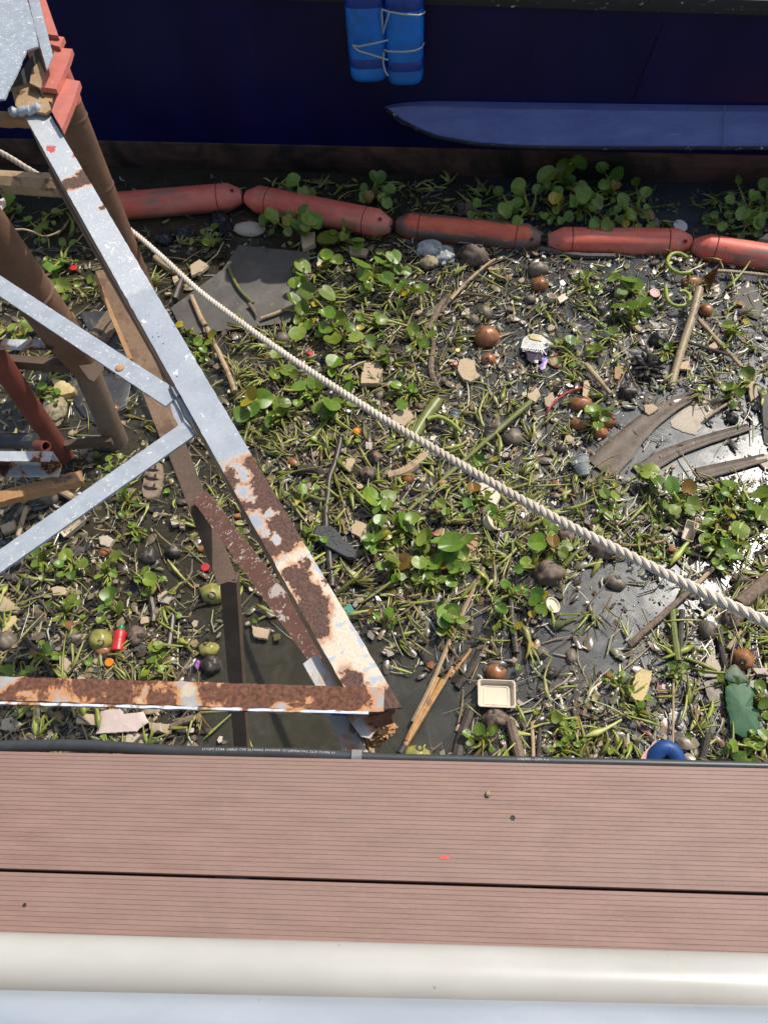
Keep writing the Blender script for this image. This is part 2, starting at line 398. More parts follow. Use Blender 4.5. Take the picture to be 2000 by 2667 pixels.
for px, py in ((600, 2286), (1345, 2306)):
    q = P(px, py, DZ - .008); m = MB(); m.box((q.x, .1415, DZ - .0245), (.055, .0052, .006)); m.box((q.x + .015, .1415, DZ - .019), (.02, .004, .005)); m.lathe((q.x, .1415, DZ - .0215), (0, 0, 1), [(.0026, 0), (.0026, .004), (.001, .005)], 8)
    m.build('board_clip', M_GALV, jr)
def scr(px, py, r, label, mat):
    q = P(px, py, DZ); m = MB(); m.lathe((q.x, q.y, q.z - .003), (0, 0, 1), [(r, 0), (r, .0034), (r*.8, .0042), (r*.2, .0036)], 14)
    for a in (0, math.pi/2): m.box((q.x, q.y, q.z + .001), (r*1.2, r*.25, .0012), a)
    tag(m.build('deck_screw', mat, origin=q), label, 'screw', 'screws in the deck boards')
scr(1335, 2130, .0042, 'dark cross head screw sunk in the upper deck board', M_DARKM)
scr(65, 2357, .0032, 'small dark screw near the left end of the lower deck board', M_DARKM)
q = P(1270, 2069, DZ); m = MB(); m.blob(q + Vector((0, 0, .003)), (.004, .005, .004), 3, .4); tag(m.build('pebble', M_STONE, origin=q), 'small pale pebble lying on the upper deck board', 'pebble')
q = P(1157, 2233, DZ); m = MB(); m.prism([(q.x-.009, q.y-.003), (q.x+.010, q.y-.003), (q.x+.006, q.y+.001), (q.x, q.y+.004), (q.x-.004, q.y+.001)], DZ+.0002, DZ+.0008); tag(m.build('paint_fleck', plastic('red_paint', (.75, .1, .08)), origin=q), 'tiny red paint fleck on the upper deck board', 'paint fleck')
# cable
M_CABLE = simple('cable_rubber', (.032, .034, .036), (.05, .052, .054), 60, .42, .15, .0004)
M_PRINT = simple('cable_print', (.5, .5, .48), rough=.6, bump=0)
cz = DZ - .012
cpts = []
for i in range(61):
    x = -1.8 + 3.6*i/60
    bulge = .010*math.exp(-((x + .62)/.16)**2) + .004*math.exp(-((x + .28)/.12)**2)
    cpts.append(Vector((x, .334 + .005*x + .0055 + bulge, cz + .002*math.sin(x*5))))
cable = thing('power_cable', 'black rubber power cable clipped along the outer edge of the walkway', 'cable', (0, .345, cz))
m = MB(); m.tube(cpts, [.0105 if p.x < -.16 else (lerp(.0105, .0075, min(1, (p.x+.16)/.1))) for p in cpts], 16); m.build('cable_sheath', M_CABLE, cable)
def cprint(text, px, py, size, rx):
    cu = bpy.data.curves.new('t', 'FONT'); cu.body = text; cu.size = size; cu.resolution_u = 1; cu.space_character = 1.15
    to = bpy.data.objects.new('t', cu); C.objects.link(to); bpy.context.view_layer.update()
    me = bpy.data.meshes.new_from_object(to.evaluated_get(bpy.context.evaluated_depsgraph_get())); C.objects.unlink(to); bpy.data.objects.remove(to)
    x0 = P(px, py, cz).x
    def cy(x):
        i = min(59, max(0, int((x + 1.8)/.06))); t = (x + 1.8)/.06 - i
        return lerp(cpts[i].y, cpts[i+1].y, t), lerp(cpts[i].z, cpts[i+1].z, t), (.0105 if x < -.16 else lerp(.0105, .0075, min(1, (x+.16)/.1)))
    for vv in me.vertices:
        X = x0 + vv.co.x; yy, zz, rr = cy(X)
        a = rx + (vv.co.y) / rr          # angle round the sheath
        vv.co = (X - cable.location.x, yy + math.sin(a)*(rr+.0003) - cable.location.y, zz + math.cos(a)*(rr+.0003) - cable.location.z)
    me.materials.clear(); me.materials.append(M_PRINT)
    o = bpy.data.objects.new('cable_print', me); C.objects.link(o); o.parent = cable
cprint('LUCKY STAR CABLE CVV 2x10mm2 300/500V CU JAPAN PVC 5210 TCVN 10', 530, 1955, .0062, .12)
cprint('CADIVI - CVV 0.6', 1345, 1985, .0062, -.1)
q = P(930, 1975, cz); m = MB()
for sgn in (0,): m.tube([(q.x, .334 + .009 + .0136*math.cos(a), cz + .0136*math.sin(a)) for a in [math.pi*1.05 - k*math.pi*1.25/12 for k in range(13)]], .0008, 6, 12, up=(0, .3, 1))
m = MB()
for k in range(12):
    a0 = math.pi*1.0 - k*.3; a1 = a0 - .3; r0 = .0112
    vs = []
    for a in (a0, a1):
        for x in (-.009, .009):
            for r in (r0, r0+.0012): vs.append((q.x + x, .3395 + r*math.cos(a), cz + r*math.sin(a)))
    m.add(vs, [(0, 1, 3, 2), (4, 6, 7, 5), (1, 5, 7, 3), (0, 2, 6, 4), (0, 4, 5, 1), (2, 3, 7, 6)])
tag(m.build('cable_clamp', M_GALV, cable))
# handrail
def railmat(name, a, b):
    t = NT(name); v = t.obj(); n = t.noise(t.mapping(v, (1, 2, 2)), 5, 5, .6)
    c = t.mix(t.ramp(n, .3, .7), a, b); c = t.mix(t.ramp(t.noise(t.mapping(v, (1, .5, .5)), 160, 2, .5), .76, .79, 0, .7), c, (.25, .24, .23))
    c = t.mix(t.ramp(t.noise(v, 19, 5, .6), .64, .8, 0, .3), c, (.6, .5, .36))
    t.base(c); t.rough(t.ramp(n, .3, .7, .28, .42)); t.bump(t.noise(v, 60, 5, .6), .12, .0008); return t.m
rl = thing('handrail', 'thick glossy cream painted pipe rail with a pale blue pipe below it', 'railing', (0, -.02, 2.1))
def railpipe(ya, yb, px0, px1, z, r, mat, name):
    A = P(0, ya, z); B = P(2000, yb, z); d = (B - A); A2 = A - d*1.2; B2 = B + d*1.2
    m = MB(); n = 90; m.tube([A2.lerp(B2, i/n) + Vector((0, 0, .0006*nz((i*.2, 0, 0)))) for i in range(n+1)], r, 40); return m.build(name, mat, rl, angle=60)
railpipe(2517, 2577, 0, 0, 2.15, .0325, railmat('cream_paint', (.40, .385, .35), (.48, .465, .43)), 'top_rail')
railpipe(2672, 2718, 0, 0, 2.21, .030, railmat('pale_blue_paint', (.28, .31, .35), (.35, .38, .42)), 'lower_rail')

# ------------------------------------------------------------------ boat
def hull_mats():
    t = NT('navy_hull_paint'); v = t.obj(); n = t.noise(t.mapping(v, (1, 1, .4)), 2.4, 5, .6)
    c = t.mix(t.ramp(n, .35, .7), (.003, .0028, .036), (.006, .0055, .062)); st_ = t.noise(t.mapping(v, (6, 6, .5)), 3, 6, .7, .3); c = t.mix(t.ramp(st_, .6, .8, 0, .35), c, (.03, .03, .06)); c = t.mix(t.ramp(t.noise(t.mapping(v, (.7, 5, 5)), 12, 5, .7), .7, .74, 0, .4), c, (.05, .05, .08)); t.base(c); t.b.inputs['Specular IOR Level'].default_value = .25; t.rough(.3); t.bump(t.noise(v, 5, 3, .5), .3, .004)
    a = t.m
    b = simple('shaded_boot_paint', (.06, .026, .018), (.13, .062, .044), 8, .65, .5, .002, stretch=(.5, 1, 3), dirt=(.012, .009, .007), dscale=3, dlo=.42, dhi=.62)  # the near-black dirt term paints the hull's shade into the band
    c = NT('black_strake'); v = c.obj(); n = c.noise(c.mapping(v, (1, 1, 2.2)), 22, 7, .7, .5)
    c.base(c.mix(c.ramp(n, .63, .65), (.008, .011, .012), (.4, .38, .34))); c.rough(.5); c.bump(n, .5, .003)
    d = NT('sky_lit_sponson_paint'); v = d.obj(); n = d.noise(d.mapping(v, (.6, 2, 2)), 5, 6, .65)
    col = d.mix(d.ramp(n, .3, .7), (.07, .085, .25), (.14, .165, .36))  # lighter than the hull: sky light on the sloping face is in the colour
    col = d.mix(d.ramp(d.noise(d.mapping(v, (.3, 4, 4)), 14, 6, .6, .5), .62, .7, 0, .5), col, (.2, .22, .42))
    d.base(col); d.rough(.48); d.bump(d.noise(v, 26, 5, .65), .5, .003)
    return a, b, c.m, d.m
MH, MBT, MST, MSP = hull_mats()
boat = thing('moored_boat', 'dark navy blue boat hull with brown waterline band moored beyond the red floats', 'boat', (0, 4.47, 0))
land('navy boat', 1000, 420)
XS = [-9 + .5*i for i in range(37)]
def hy(x): return HY(x) + (.012*max(0, -x-3)**2) + .012*max(0, x-4)**2
def zb(x): return PH(1000, 421, 0).z if False else .205
def strip(m, rows):
    n = len(rows[0]); vs = [p for r in rows for p in r]
    m.add(vs, [(j*n+i, j*n+i+1, (j+1)*n+i+1, (j+1)*n+i) for j in range(len(rows)-1) for i in range(n-1)])
def topz(x): return 1.02 if x > 3 else 1.02 + .14*(3-x)/6*1.0
def bulz(x):
    t = min(1, max(0, (x + .4)/2.6)); return lerp(1.47, 1.06, t*t*(3-2*t))
m = MB()
rows = [[(x, hy(x) + o, z(x) if callable(z) else z) for x in XS] for o, z in
        ((0, lambda x: .205 + .012*x/5), (-.012, .55), (-.02, .8), (-.03, lambda x: topz(x)), (-.03, bulz), (.05, bulz), (.06, .9), (2.6, .95), (2.62, 1.2), (2.66, -.2), (.3, -.2))]
strip(m, rows)
for x, rev in ((XS[0], 0), (XS[-1], 1)):
    i = XS.index(x); pts = [r[i] for r in rows]; m.add(pts, [tuple(range(len(pts)))])
m.build('hull', MH, boat, angle=30)
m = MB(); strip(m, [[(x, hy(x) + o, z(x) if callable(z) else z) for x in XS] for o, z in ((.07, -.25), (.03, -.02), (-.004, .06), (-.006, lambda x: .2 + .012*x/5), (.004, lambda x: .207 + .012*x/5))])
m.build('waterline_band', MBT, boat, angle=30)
m = MB(); strip(m, [[(x, hy(x) + o, topz(x) + z + .003*nz((x*9, z*30, 1))) for x in [-9 + .1*i for i in range(181)]] for o, z in ((-.025, -.045), (-.06, -.035), (-.065, 0), (-.06, .035), (-.028, .045))])
m.build('rubbing_strake', MST, boat, angle=60)
# seam on hull side
m = MB(); m.tube([PH(1725 - 78*t, 62 + 200*t, .018 + .01*(1-t)) for t in [k/8 for k in range(9)]], .0035, 6); m.build('weld_seam', MH, boat)
# sponson
tp = [(1002, 279), (1030, 273), (1070, 268), (1125, 265), (1200, 266), (1300, 268), (1379, 269), (1500, 271), (1650, 273), (1800, 275), (2000, 277), (2300, 280), (2700, 285)]
lo = [(1008, 283), (1045, 312), (1090, 336), (1140, 355), (1234, 372), (1330, 379), (1422, 382), (1540, 383), (1680, 383), (1820, 383), (2000, 383), (2300, 386), (2700, 392)]
n = len(tp); offs = [.025, .07, .12, .155, .185] + [.2]*(n-5)
m = MB(); A = [PH(x, y, .02) for x, y in tp]; A2 = [PH(x, y + 8, .045 + .0*i) for i, (x, y) in enumerate(tp)]
B = [PH(x, y, o) for (x, y), o in zip(lo, offs)]
def sub(L):
    out = []
    for i in range(len(L)-1):
        for k in range(4): out.append(L[i].lerp(L[i+1], k/4))
    return out + [L[-1]]
A, B = sub(A), sub(B)
A2 = [a.lerp(b, .075) + Vector((0, -.016, .004)) for a, b in zip(A, B)]
A3 = [a.lerp(b, .085) + Vector((0, -.004, -.004)) for a, b in zip(A, B)]
MID = [a.lerp(b, .5) + Vector((0, 0, .006*nz((a.x*3, 0, 0)))) for a, b in zip(A, B)]
A0 = [a + Vector((0, .03, 0)) for a in A]
B1 = [b + Vector((0, -.004, -.012 + .004*nz((b.x*30, 0, 0)))) for b in B]
B2 = [b + Vector((0, .03, -.035)) for b in B]; B3 = [Vector((b.x, hy(b.x) + .02, b.z - .09)) for b in B]
strip(m, [A0, A, A2, A3, MID, B, B1, B2, B3]); m.build('sponson', MSP, boat, angle=35)
m = MB(); strip(m, [[b + Vector((0, -.001, .006)) for b in B], [b + Vector((0, -.010, -.002 + .003*nz((b.x*25, 3, 0)))) for b in B], [b + Vector((0, -.008, -.014)) for b in B], [b + Vector((0, .01, -.018)) for b in B]]); m.build('worn_edge', MST, boat)
a = PH(1885, 280, .05); b = PH(1883, 380, .205); m = MB(); m.tube([a.lerp(b, t) + Vector((0, -.002, .002)) for t in (0, .25, .5, .75, 1)], .004, 6); m.build('sponson_seam', MSP, boat)
# fender of two blue drums
fl = PH(1010, 190, .14)
fend = thing('drum_fender', 'pair of bright blue plastic drums lashed together hanging on the navy hull', 'fender', fl)
land('blue drum fender', 1010, 100)
t = NT('blue_drum'); v = t.obj(); n = t.noise(v, 6, 6, .65); 
c = t.mix(t.ramp(n, .4, .7), (.005, .17, .62), (.008, .11, .42)); c = t.mix(t.ramp(t.noise(v, 9, 5, .6), .55, .75, 0, .6), c, (.012, .085, .17)); c = t.mix(t.ramp(t.noise(v, 30, 6, .7), .68, .72, 0, .8), c, (.3, .32, .34))
t.base(c); t.rough(.3); t.bump(t.noise(v, 18, 4, .6), .3, .003); t.b.inputs['Subsurface Weight'].default_value = 0
M_DRUM = t.m; M_BAND = simple('blue_tape', (.008, .03, .2), (.01, .05, .3), 20, .3, .4, .002, dirt=(.2, .2, .2), dscale=20, dlo=.66, dhi=.7)
M_CORD = simple('cord', (.35, .33, .27), (.5, .48, .4), 200, .8, .5, .001)
pxm = mpp(1010, 190, .8)
for k, (cx_, zb_, hw) in enumerate(((963, 200, 45), (1056, 208, 43))):
    q = PH(cx_, zb_, .14); w_ = hw*.00236; zt = 1.55
    def sect(z, s_, q=q, w_=w_):
        return [(q.x + math.copysign(abs(math.cos(a))**.55, math.cos(a))*w_*s_, q.y + .02 + math.copysign(abs(math.sin(a))**.55, math.sin(a))*.1*s_, z) for a in [2*math.pi*i/28 for i in range(28)]]
    zz = [(0, .72), (.012, .9), (.035, .985), (.06, 1), (.1, .985), (.13, .975), (.16, 1), (.3, 1.015), (.4, 1), (.42, .97), (.45, .97), (.47, 1), (.6, 1.01), (.72, 1), (.76, .9)]
    m = MB(); rows = [sect(q.z + z, s_) for z, s_ in zz]; nn = 28
    m.add([p for r in rows for p in r], [(j*nn+i, j*nn+(i+1) % nn, (j+1)*nn+(i+1) % nn, (j+1)*nn+i) for j in range(len(rows)-1) for i in range(nn)] + [tuple(range(nn))[::-1], tuple((len(rows)-1)*nn+i for i in range(nn))])
    d = m.build('drum', M_DRUM, fend, angle=50)
    for z0, z1 in ((.085, .135), (.39, .45)):
        m = MB(); rows = [sect(q.z + z0, 1.0), sect(q.z + z0 + .004, 1.012), sect(q.z + z1 - .004, 1.012), sect(q.z + z1, 1.0)]
        m.add([p for r in rows for p in r], [(j*nn+i, j*nn+(i+1) % nn, (j+1)*nn+(i+1) % nn, (j+1)*nn+i) for j in range(3) for i in range(nn)]); m.build('tape_band', M_BAND, fend)
def hpts(L, off): return [PH(x, y, off + (o if o else 0)) for x, y, o in L]
for L in ([(915, 108, -.08), (920, 118, .11), (935, 121, .125), (970, 114, .125), (1005, 106, .11), (1010, 104, .1)],
          [(915, 108, -.06), (922, 122, .11), (935, 133, .125), (970, 143, .125), (1010, 156, .11)],
          [(1002, 130, .09), (1012, 134, .115), (1050, 135, .125), (1080, 132, .125), (1098, 124, .1), (1104, 112, 0)],
          [(995, 24, .09), (1010, 30, .115), (1050, 37, .125), (1090, 40, .12), (1104, 34, .06), (1106, 30, -.02)],
          [(1008, 26, .1), (1013, 36, .11), (1005, 60, .095), (998, 88, .09), (996, 60, .09), (994, 36, .09), (996, 22, .09)],
          [(1000, 136, .1), (999, 150, .1), (998, 166, .1), (1003, 185, .1), (1010, 197, .1)]):
    m = MB(); m.tube(hpts(L, .14), .0042, 7); m.build('lashing_cord', M_CORD, fend)

# ------------------------------------------------------------------ red floats of the debris boom
def float_mat():
    t = NT('red_float'); v = t.obj(); n = t.noise(t.mapping(v, (1, 2, 2)), 5, 6, .65, .4)
    r = t.rand(); t2 = t.n('ShaderNodeVectorMath', {0: v, 1: r}, operation='ADD')
    c = t.mix(t.ramp(n, .35, .65), (.66, .115, .07), (.74, .19, .125))
    c = t.mix(t.ramp(t.noise(t.mapping(t2, (.8, 3, 3)), 4, 6, .7, .3), .52, .64, 0, .85), c, (.24, .16, .125))
    c = t.mix(t.ramp(t.noise(t.mapping(t2, (1, 3, 3)), 16, 6, .7, 1.2), .65, .68), c, (.03, .02, .018))
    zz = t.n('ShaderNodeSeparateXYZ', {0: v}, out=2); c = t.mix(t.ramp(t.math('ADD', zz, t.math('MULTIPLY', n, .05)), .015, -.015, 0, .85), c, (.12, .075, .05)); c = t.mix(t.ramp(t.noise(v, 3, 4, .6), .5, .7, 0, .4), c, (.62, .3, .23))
    t.base(c); t.rough(.5); t.bump(t.noise(v, 40, 5, .65), .3, .002); return t.m
M_FLOAT = float_mat(); M_SEAM = simple('seam_grime', (.12, .03, .02), (.3, .05, .03), 60, .6, .3)
FLT = [((252, 542), (632, 511), .085, .072, 'red boom float half hidden behind the brown pile'),
       ((642, 514), (1017, 589), .085, .07, 'red boom float second from the left, running down to the right'),
       ((1032, 586), (1408, 624), .082, .025, 'red boom float with a broad grey stripe of dirt, in the middle of the row'),
       ((1425, 628), (1798, 632), .08, .032, 'red boom float below the tall shaded hyacinths, nearly level'),
       ((1800, 640), (2172, 703), .08, .03, 'red boom float cut off by the right edge of the photo')]
def streak_mat():
    t = NT('streaked_float'); v = t.obj(); sp = t.n('ShaderNodeSeparateXYZ', {0: v}, out=2); n = t.noise(t.mapping(v, (1.2, 4, 4)), 6, 6, .7, .4)
    c = t.mix(t.ramp(n, .35, .65), (.6, .09, .035), (.7, .17, .08)); h = t.math('ADD', sp, t.math('MULTIPLY', t.math('SUBTRACT', n, .5), .06))
    band = t.math('MULTIPLY', t.ramp(h, .015, .028), t.ramp(h, .072, .062)); c = t.mix(t.math('MULTIPLY', band, t.ramp(n, .3, .5, .5, 1)), c, (.17, .12, .1))
    t.base(c); t.rough(.42); t.bump(n, .4, .002); return t.m
M_STREAK = streak_mat()
def make_float(L, r, mat=None):
    rt = thing('boom_float', '', 'float', (0, 0, 0), 'red floats of the debris boom')
    c = .16*L
    prof = [(r*.3, 0), (r*.5, .003), (r*.62, .02), (r*.985, .082), (r, .088), (r, c), (r*.985, c+.002), (r*.985, c+.008), (r, c+.01)]
    full = prof + [(a, L-h) for a, h in reversed(prof)]
    m = MB(); m.lathe((-L/2, 0, 0), (1, 0, 0), [(a*(1+.012*nz((h*14, 1, 0))), h) for a, h in full], 32)
    m.build('float_body', mat or M_FLOAT, rt, angle=30)
    for h in (c + .005, L - c - .005):
        m = MB(); m.lathe((-L/2, 0, 0), (1, 0, 0), [(r*.99, h-.0035), (r*1.012, h), (r*.99, h+.0035)], 32); m.build('seam_ring', M_SEAM, rt)
    m = MB(); q = Vector((L/2 - .055, -r*.35, r*.70)); m.lathe(q, (.45, -.35, .8), [(.011, 0), (.011, .012), (.007, .012), (.007, .004)], 12); m.build('lifting_eye', M_SEAM, rt)
    return rt
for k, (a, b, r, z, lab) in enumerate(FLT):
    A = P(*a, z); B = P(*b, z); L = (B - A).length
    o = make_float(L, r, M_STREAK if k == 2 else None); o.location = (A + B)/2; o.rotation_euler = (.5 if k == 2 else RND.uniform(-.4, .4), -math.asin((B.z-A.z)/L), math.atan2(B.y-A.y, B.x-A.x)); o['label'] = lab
land('first red float', 450, 530); land('second red float', 830, 550); land('middle red float', 1220, 605); land('fourth red float', 1610, 630); land('rightmost red float', 1930, 665)
# black link chain between floats
m = MB()
for k in range(4):
    z = .05; A = P(*FLT[k][1], z); B = P(*FLT[k+1][0], z); m.tube([A, (A+B)/2 - Vector((0, 0, .01)), B], .009, 8)
# each link its own small strap
for k in range(4):
    z = (FLT[k][3] + FLT[k+1][3])/2; A = P(*FLT[k][1], FLT[k][3]); B = P(*FLT[k+1][0], FLT[k+1][3]); m = MB(); m.tube([A, (A+B)/2 - Vector((0, 0, .008)), B], .008, 8)
    tag(m.build('float_link', M_BLACKBAG, origin=A), 'dark strap joining the %s red floats' % ['first and second', 'second and middle', 'middle and fourth', 'fourth and rightmost'][k], 'strap', 'links between the boom floats')

# ------------------------------------------------------------------ rope
def rope_mat():
    t = NT('laid_rope'); v = t.obj(); n = t.noise(v, 3, 5, .6); f = t.noise(v, 240, 3, .6)
    c = t.mix(t.ramp(n, .4, .65), (.68, .6, .5), (.52, .44, .34)); c = t.mix(t.ramp(f, .5, .8, 0, .4), c, (.3, .23, .16))
    t.base(c); t.rough(.85); t.bump(f, .5, .001); return t.m
RP = [(-160, 320, 1.25), (0, 396, 1.0), (75, 440, .87), (200, 513, .65), (300, 572, .54), (354, 609, .52), (430, 675, .56), (519, 757, .62), (610, 826, .7), (700, 892, .78), (827, 979, .9), (1004, 1093, 1.04), (1150, 1180, 1.13), (1300, 1268, 1.21), (1469, 1362, 1.29), (1637, 1446, 1.35), (1806, 1531, 1.4), (1954, 1600, 1.44), (2250, 1742, 1.5), (2600, 1920, 1.56)]
def catmull(pts, step):
    out = []
    for i in range(len(pts)-1):
        p0, p1, p2, p3 = pts[max(0, i-1)], pts[i], pts[i+1], pts[min(len(pts)-1, i+2)]
        n = max(2, int((p2-p1).length/step))
        for k in range(n):
            t = k/n; out.append(.5*((2*p1) + (p2-p0)*t + (2*p0-5*p1+4*p2-p3)*t*t + (3*p1-p0-3*p2+p3)*t**3))
    return out + [pts[-1]]
cl = catmull([P(*p) for p in RP], .006)
m = MB()
for sdx in range(3):
    pts = []; ln = 0
    for i, p in enumerate(cl):
        if i: ln += (p - cl[i-1]).length
        d = (cl[min(i+1, len(cl)-1)] - cl[max(0, i-1)]).normalized(); a = d.cross(Vector((0, 0, 1))).normalized(); b = a.cross(d)
        th = -ln/.075*2*math.pi + sdx*2*math.pi/3
        pts.append(p + (a*math.cos(th) + b*math.sin(th))*.0070)
    m.tube(pts, .0071, 8)
tag(m.build('mooring_rope', rope_mat(), origin=P(1004, 1093, 1.04)), 'thick twisted pale rope stretched diagonally over the floating rubbish', 'rope')
land('pale rope', 1004, 1093)

# ------------------------------------------------------------------ steel frame
ZT = 1.68
M_PAINT = painted('grey_blue_paint', rustlo=.7, chipamt=.64, scratch=True)
M_RUSTP = rusty('flaking_rust', (.12, .05, .03), (.24, .1, .055), (.46, .19, .06), .58)
M_BROWN = rusty('brown_steel', (.075, .045, .03), (.14, .09, .06), (.3, .14, .06), .66)  # darkened to carry the shade on the leg's under face
M_TAN = rusty('tan_steel', (.3, .19, .1), (.48, .33, .18), (.15, .07, .035), .55)
M_TANL = rusty('tan_brown_steel', (.15, .09, .052), (.25, .155, .09), (.12, .06, .035), .55)
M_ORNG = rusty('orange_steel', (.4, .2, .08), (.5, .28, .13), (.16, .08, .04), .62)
M_REDP = painted('red_oxide', base=(.5, .15, .11), chips=(.55, .25, .18), chipamt=.66, rustlo=.68, scratch=False, rough=.55)
frame = thing('steel_truss', 'grey painted steel bracket frame with heavy rust patches above the water', 'steel frame', P(1000, 1850, ZT))
land('rusty tip of the grey beam', 1000, 1850)
A = P(96, 296, ZT); B = P(985, 1842, ZT); axisd = (B-A).normalized(); side = axisd.cross(Vector((0, 0, 1))).normalized()
def uvp(px, py):
    q = P(px, py, ZT) - A; return q.dot(axisd), q.dot(side)
def beam_mat():
    t = NT('main_beam_paint'); uv = t.uv(); ob = t.obj()
    nc = t.noise(uv, 55, 5, .65, col=True); nf = t.noise(uv, 160, 4, .6)
    warp = t.n('ShaderNodeVectorMath', {0: t.n('ShaderNodeVectorMath', {0: nc, 1: (.5, .5, .5)}, operation='SUBTRACT'), 1: (.05, .05, 0)}, operation='MULTIPLY')
    w = t.n('ShaderNodeVectorMath', {0: uv, 1: warp}, operation='ADD')
    def blob(px, py, ru, rv):
        u0, v0 = uvp(px, py)
        d = t.n('ShaderNodeVectorMath', {0: w, 1: (u0, v0, 0)}, operation='SUBTRACT')
        d = t.n('ShaderNodeVectorMath', {0: d, 1: (1/ru, 1/rv, 0)}, operation='MULTIPLY')
        return t.math('SUBTRACT', 1, t.n('ShaderNodeVectorMath', {0: d}, out=1, operation='LENGTH'))
    def union(L):
        r = L[0]
        for x in L[1:]: r = t.math('MAXIMUM', r, x)
        return r
    def band(py0, py1):
        a = (uvp(300 + 0, py0)[0]); 
        u0 = uvp(96 + (py0-296)*.5755, py0)[0]; u1 = uvp(96 + (py1-296)*.5755, py1)[0]
        sx = t.n('ShaderNodeSeparateXYZ', {0: w}); k = .012
        return t.math('MINIMUM', t.math('SUBTRACT', sx, u0), t.math('SUBTRACT', u1, sx)), k
    rb = union([blob(*q) for q in ((752, 1499, .02, .012), (786, 1521, .05, .022), (825, 1559, .045, .018), (816, 1607, .05, .024), (748, 1432, .012, .008),(795,1470,.012,.01),
                                   (185, 478, .03, .03), (222, 462, .04, .02), (205, 480, .016, .04), (268, 541, .012, .009), (158, 490, .01, .008), (934, 1800, .05, .02), (848, 1512, .01, .006))])
    z1, _ = band(1204, 1432); z2, _ = band(1812, 1960)
    isl = union([blob(*q) for q in ((634, 1233, .03, .016), (634, 1280, .024, .022), (666, 1358, .036, .02), (612, 1210, .01, .02), (690, 1390, .012, .01), (575, 1222, .02, .012), (700, 1340, .012, .018), (655, 1300, .008, .014), (612, 1330, .01, .006), (720, 1405, .02, .01))])
    zz = t.math('MINIMUM', t.math('MULTIPLY', z1, 25), t.math('MULTIPLY', isl, -1)); R_ = t.math('MAXIMUM', t.math('MAXIMUM', rb, zz), t.math('MULTIPLY', z2, 25))
    rm = t.ramp(R_, -.02, .02); halo = t.ramp(R_, -.6, -.12)
    cr, _ = band(1425, 1985); chips = t.noise(uv, 38, 5, .62)
    # grey paint, whitened scratches in the upper part, blue spots lower
    up, _ = band(200, 760); mid, _ = band(800, 1010)
    base = t.mix(t.ramp(t.noise(uv, 12, 5, .6), .35, .65), (.31, .34, .375), (.39, .415, .45))
    base = t.mix(t.math('MULTIPLY', t.ramp(up, -.01, .01), .45), base, (.56, .57, .57))
    scn = t.noise(t.mapping(uv, (1, 1.3, 1)), 70, 2.5, .5, 2.6); sc = t.math('MULTIPLY', t.ramp(scn, .6, .63), t.ramp(up, -.02, .02, .25, 1))
    base = t.mix(sc, base, (.68, .68, .64))
    vr = t.vor(uv, 75); spots = t.math('MULTIPLY', t.math('MULTIPLY', t.ramp(vr, .22, .16), t.ramp(mid, 0, .02)), t.ramp(t.noise(uv, 30, 1, .5), .5, .56))
    base = t.mix(spots, base, (.02, .06, .2))
    base = t.mix(t.ramp(t.noise(uv, 24, 4, .6, .4), .66, .675), base, (.8, .76, .66))
    red = t.ramp(union([blob(132, 388, .022, .016), blob(172, 352, .01, .006), blob(195, 405, .014, .005)]), 0, .05); base = t.mix(red, base, (.5, .1, .09))
    cream = t.mix(t.ramp(chips, .54, .56), t.mix(t.ramp(nf, .3, .7), (.56, .46, .33), (.68, .61, .49)), (.40, .43, .48))
    c = t.mix(t.ramp(cr, -.004, .004), base, cream)
    c = t.mix(t.math('MULTIPLY', halo, .8), c, t.mix(t.ramp(R_, -.35, -.1), (.62, .42, .24), (.46, .2, .075))); 
    rc = t.mix(t.ramp(nf, .35, .65), (.055, .026, .02), (.14, .072, .048)); rc = t.mix(t.ramp(t.noise(uv, 45, 5, .7), .55, .75, 0, .6), rc, (.24, .11, .05)); c = t.mix(rm, c, rc)
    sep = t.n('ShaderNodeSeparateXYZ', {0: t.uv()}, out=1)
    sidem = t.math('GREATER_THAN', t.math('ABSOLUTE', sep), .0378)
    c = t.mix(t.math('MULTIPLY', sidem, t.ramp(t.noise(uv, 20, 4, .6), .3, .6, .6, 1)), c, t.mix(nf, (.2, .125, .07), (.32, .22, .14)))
    t.base(c); t.rough(t.math('ADD', t.math('MULTIPLY', rm, .4), .42)); t.bump(t.math('ADD', t.math('MULTIPLY', rm, nf), t.math('MULTIPLY', chips, .3)), .5, .002)
    return t.m
WB = .0755
def Lprof(w, h, t, flip=False):
    pr = [(-w/2, 0), (w/2, 0), (w/2, -t), (-w/2+t, -t), (-w/2+t, -h), (-w/2, -h)]
    if flip: pr = [(-x, z) for x, z in reversed(pr)]; pr = pr[-2:] + pr[:-2]
    return pr
def boxprof(w, h): return [(-w/2, 0), (w/2, 0), (w/2, -h), (-w/2, -h)]
m = MB(); m.extr(A, B, Lprof(WB, .115, .007, True), 140, jit=.0017, miterB=-.62); m.build('main_beam', beam_mat(), frame, smooth=False)
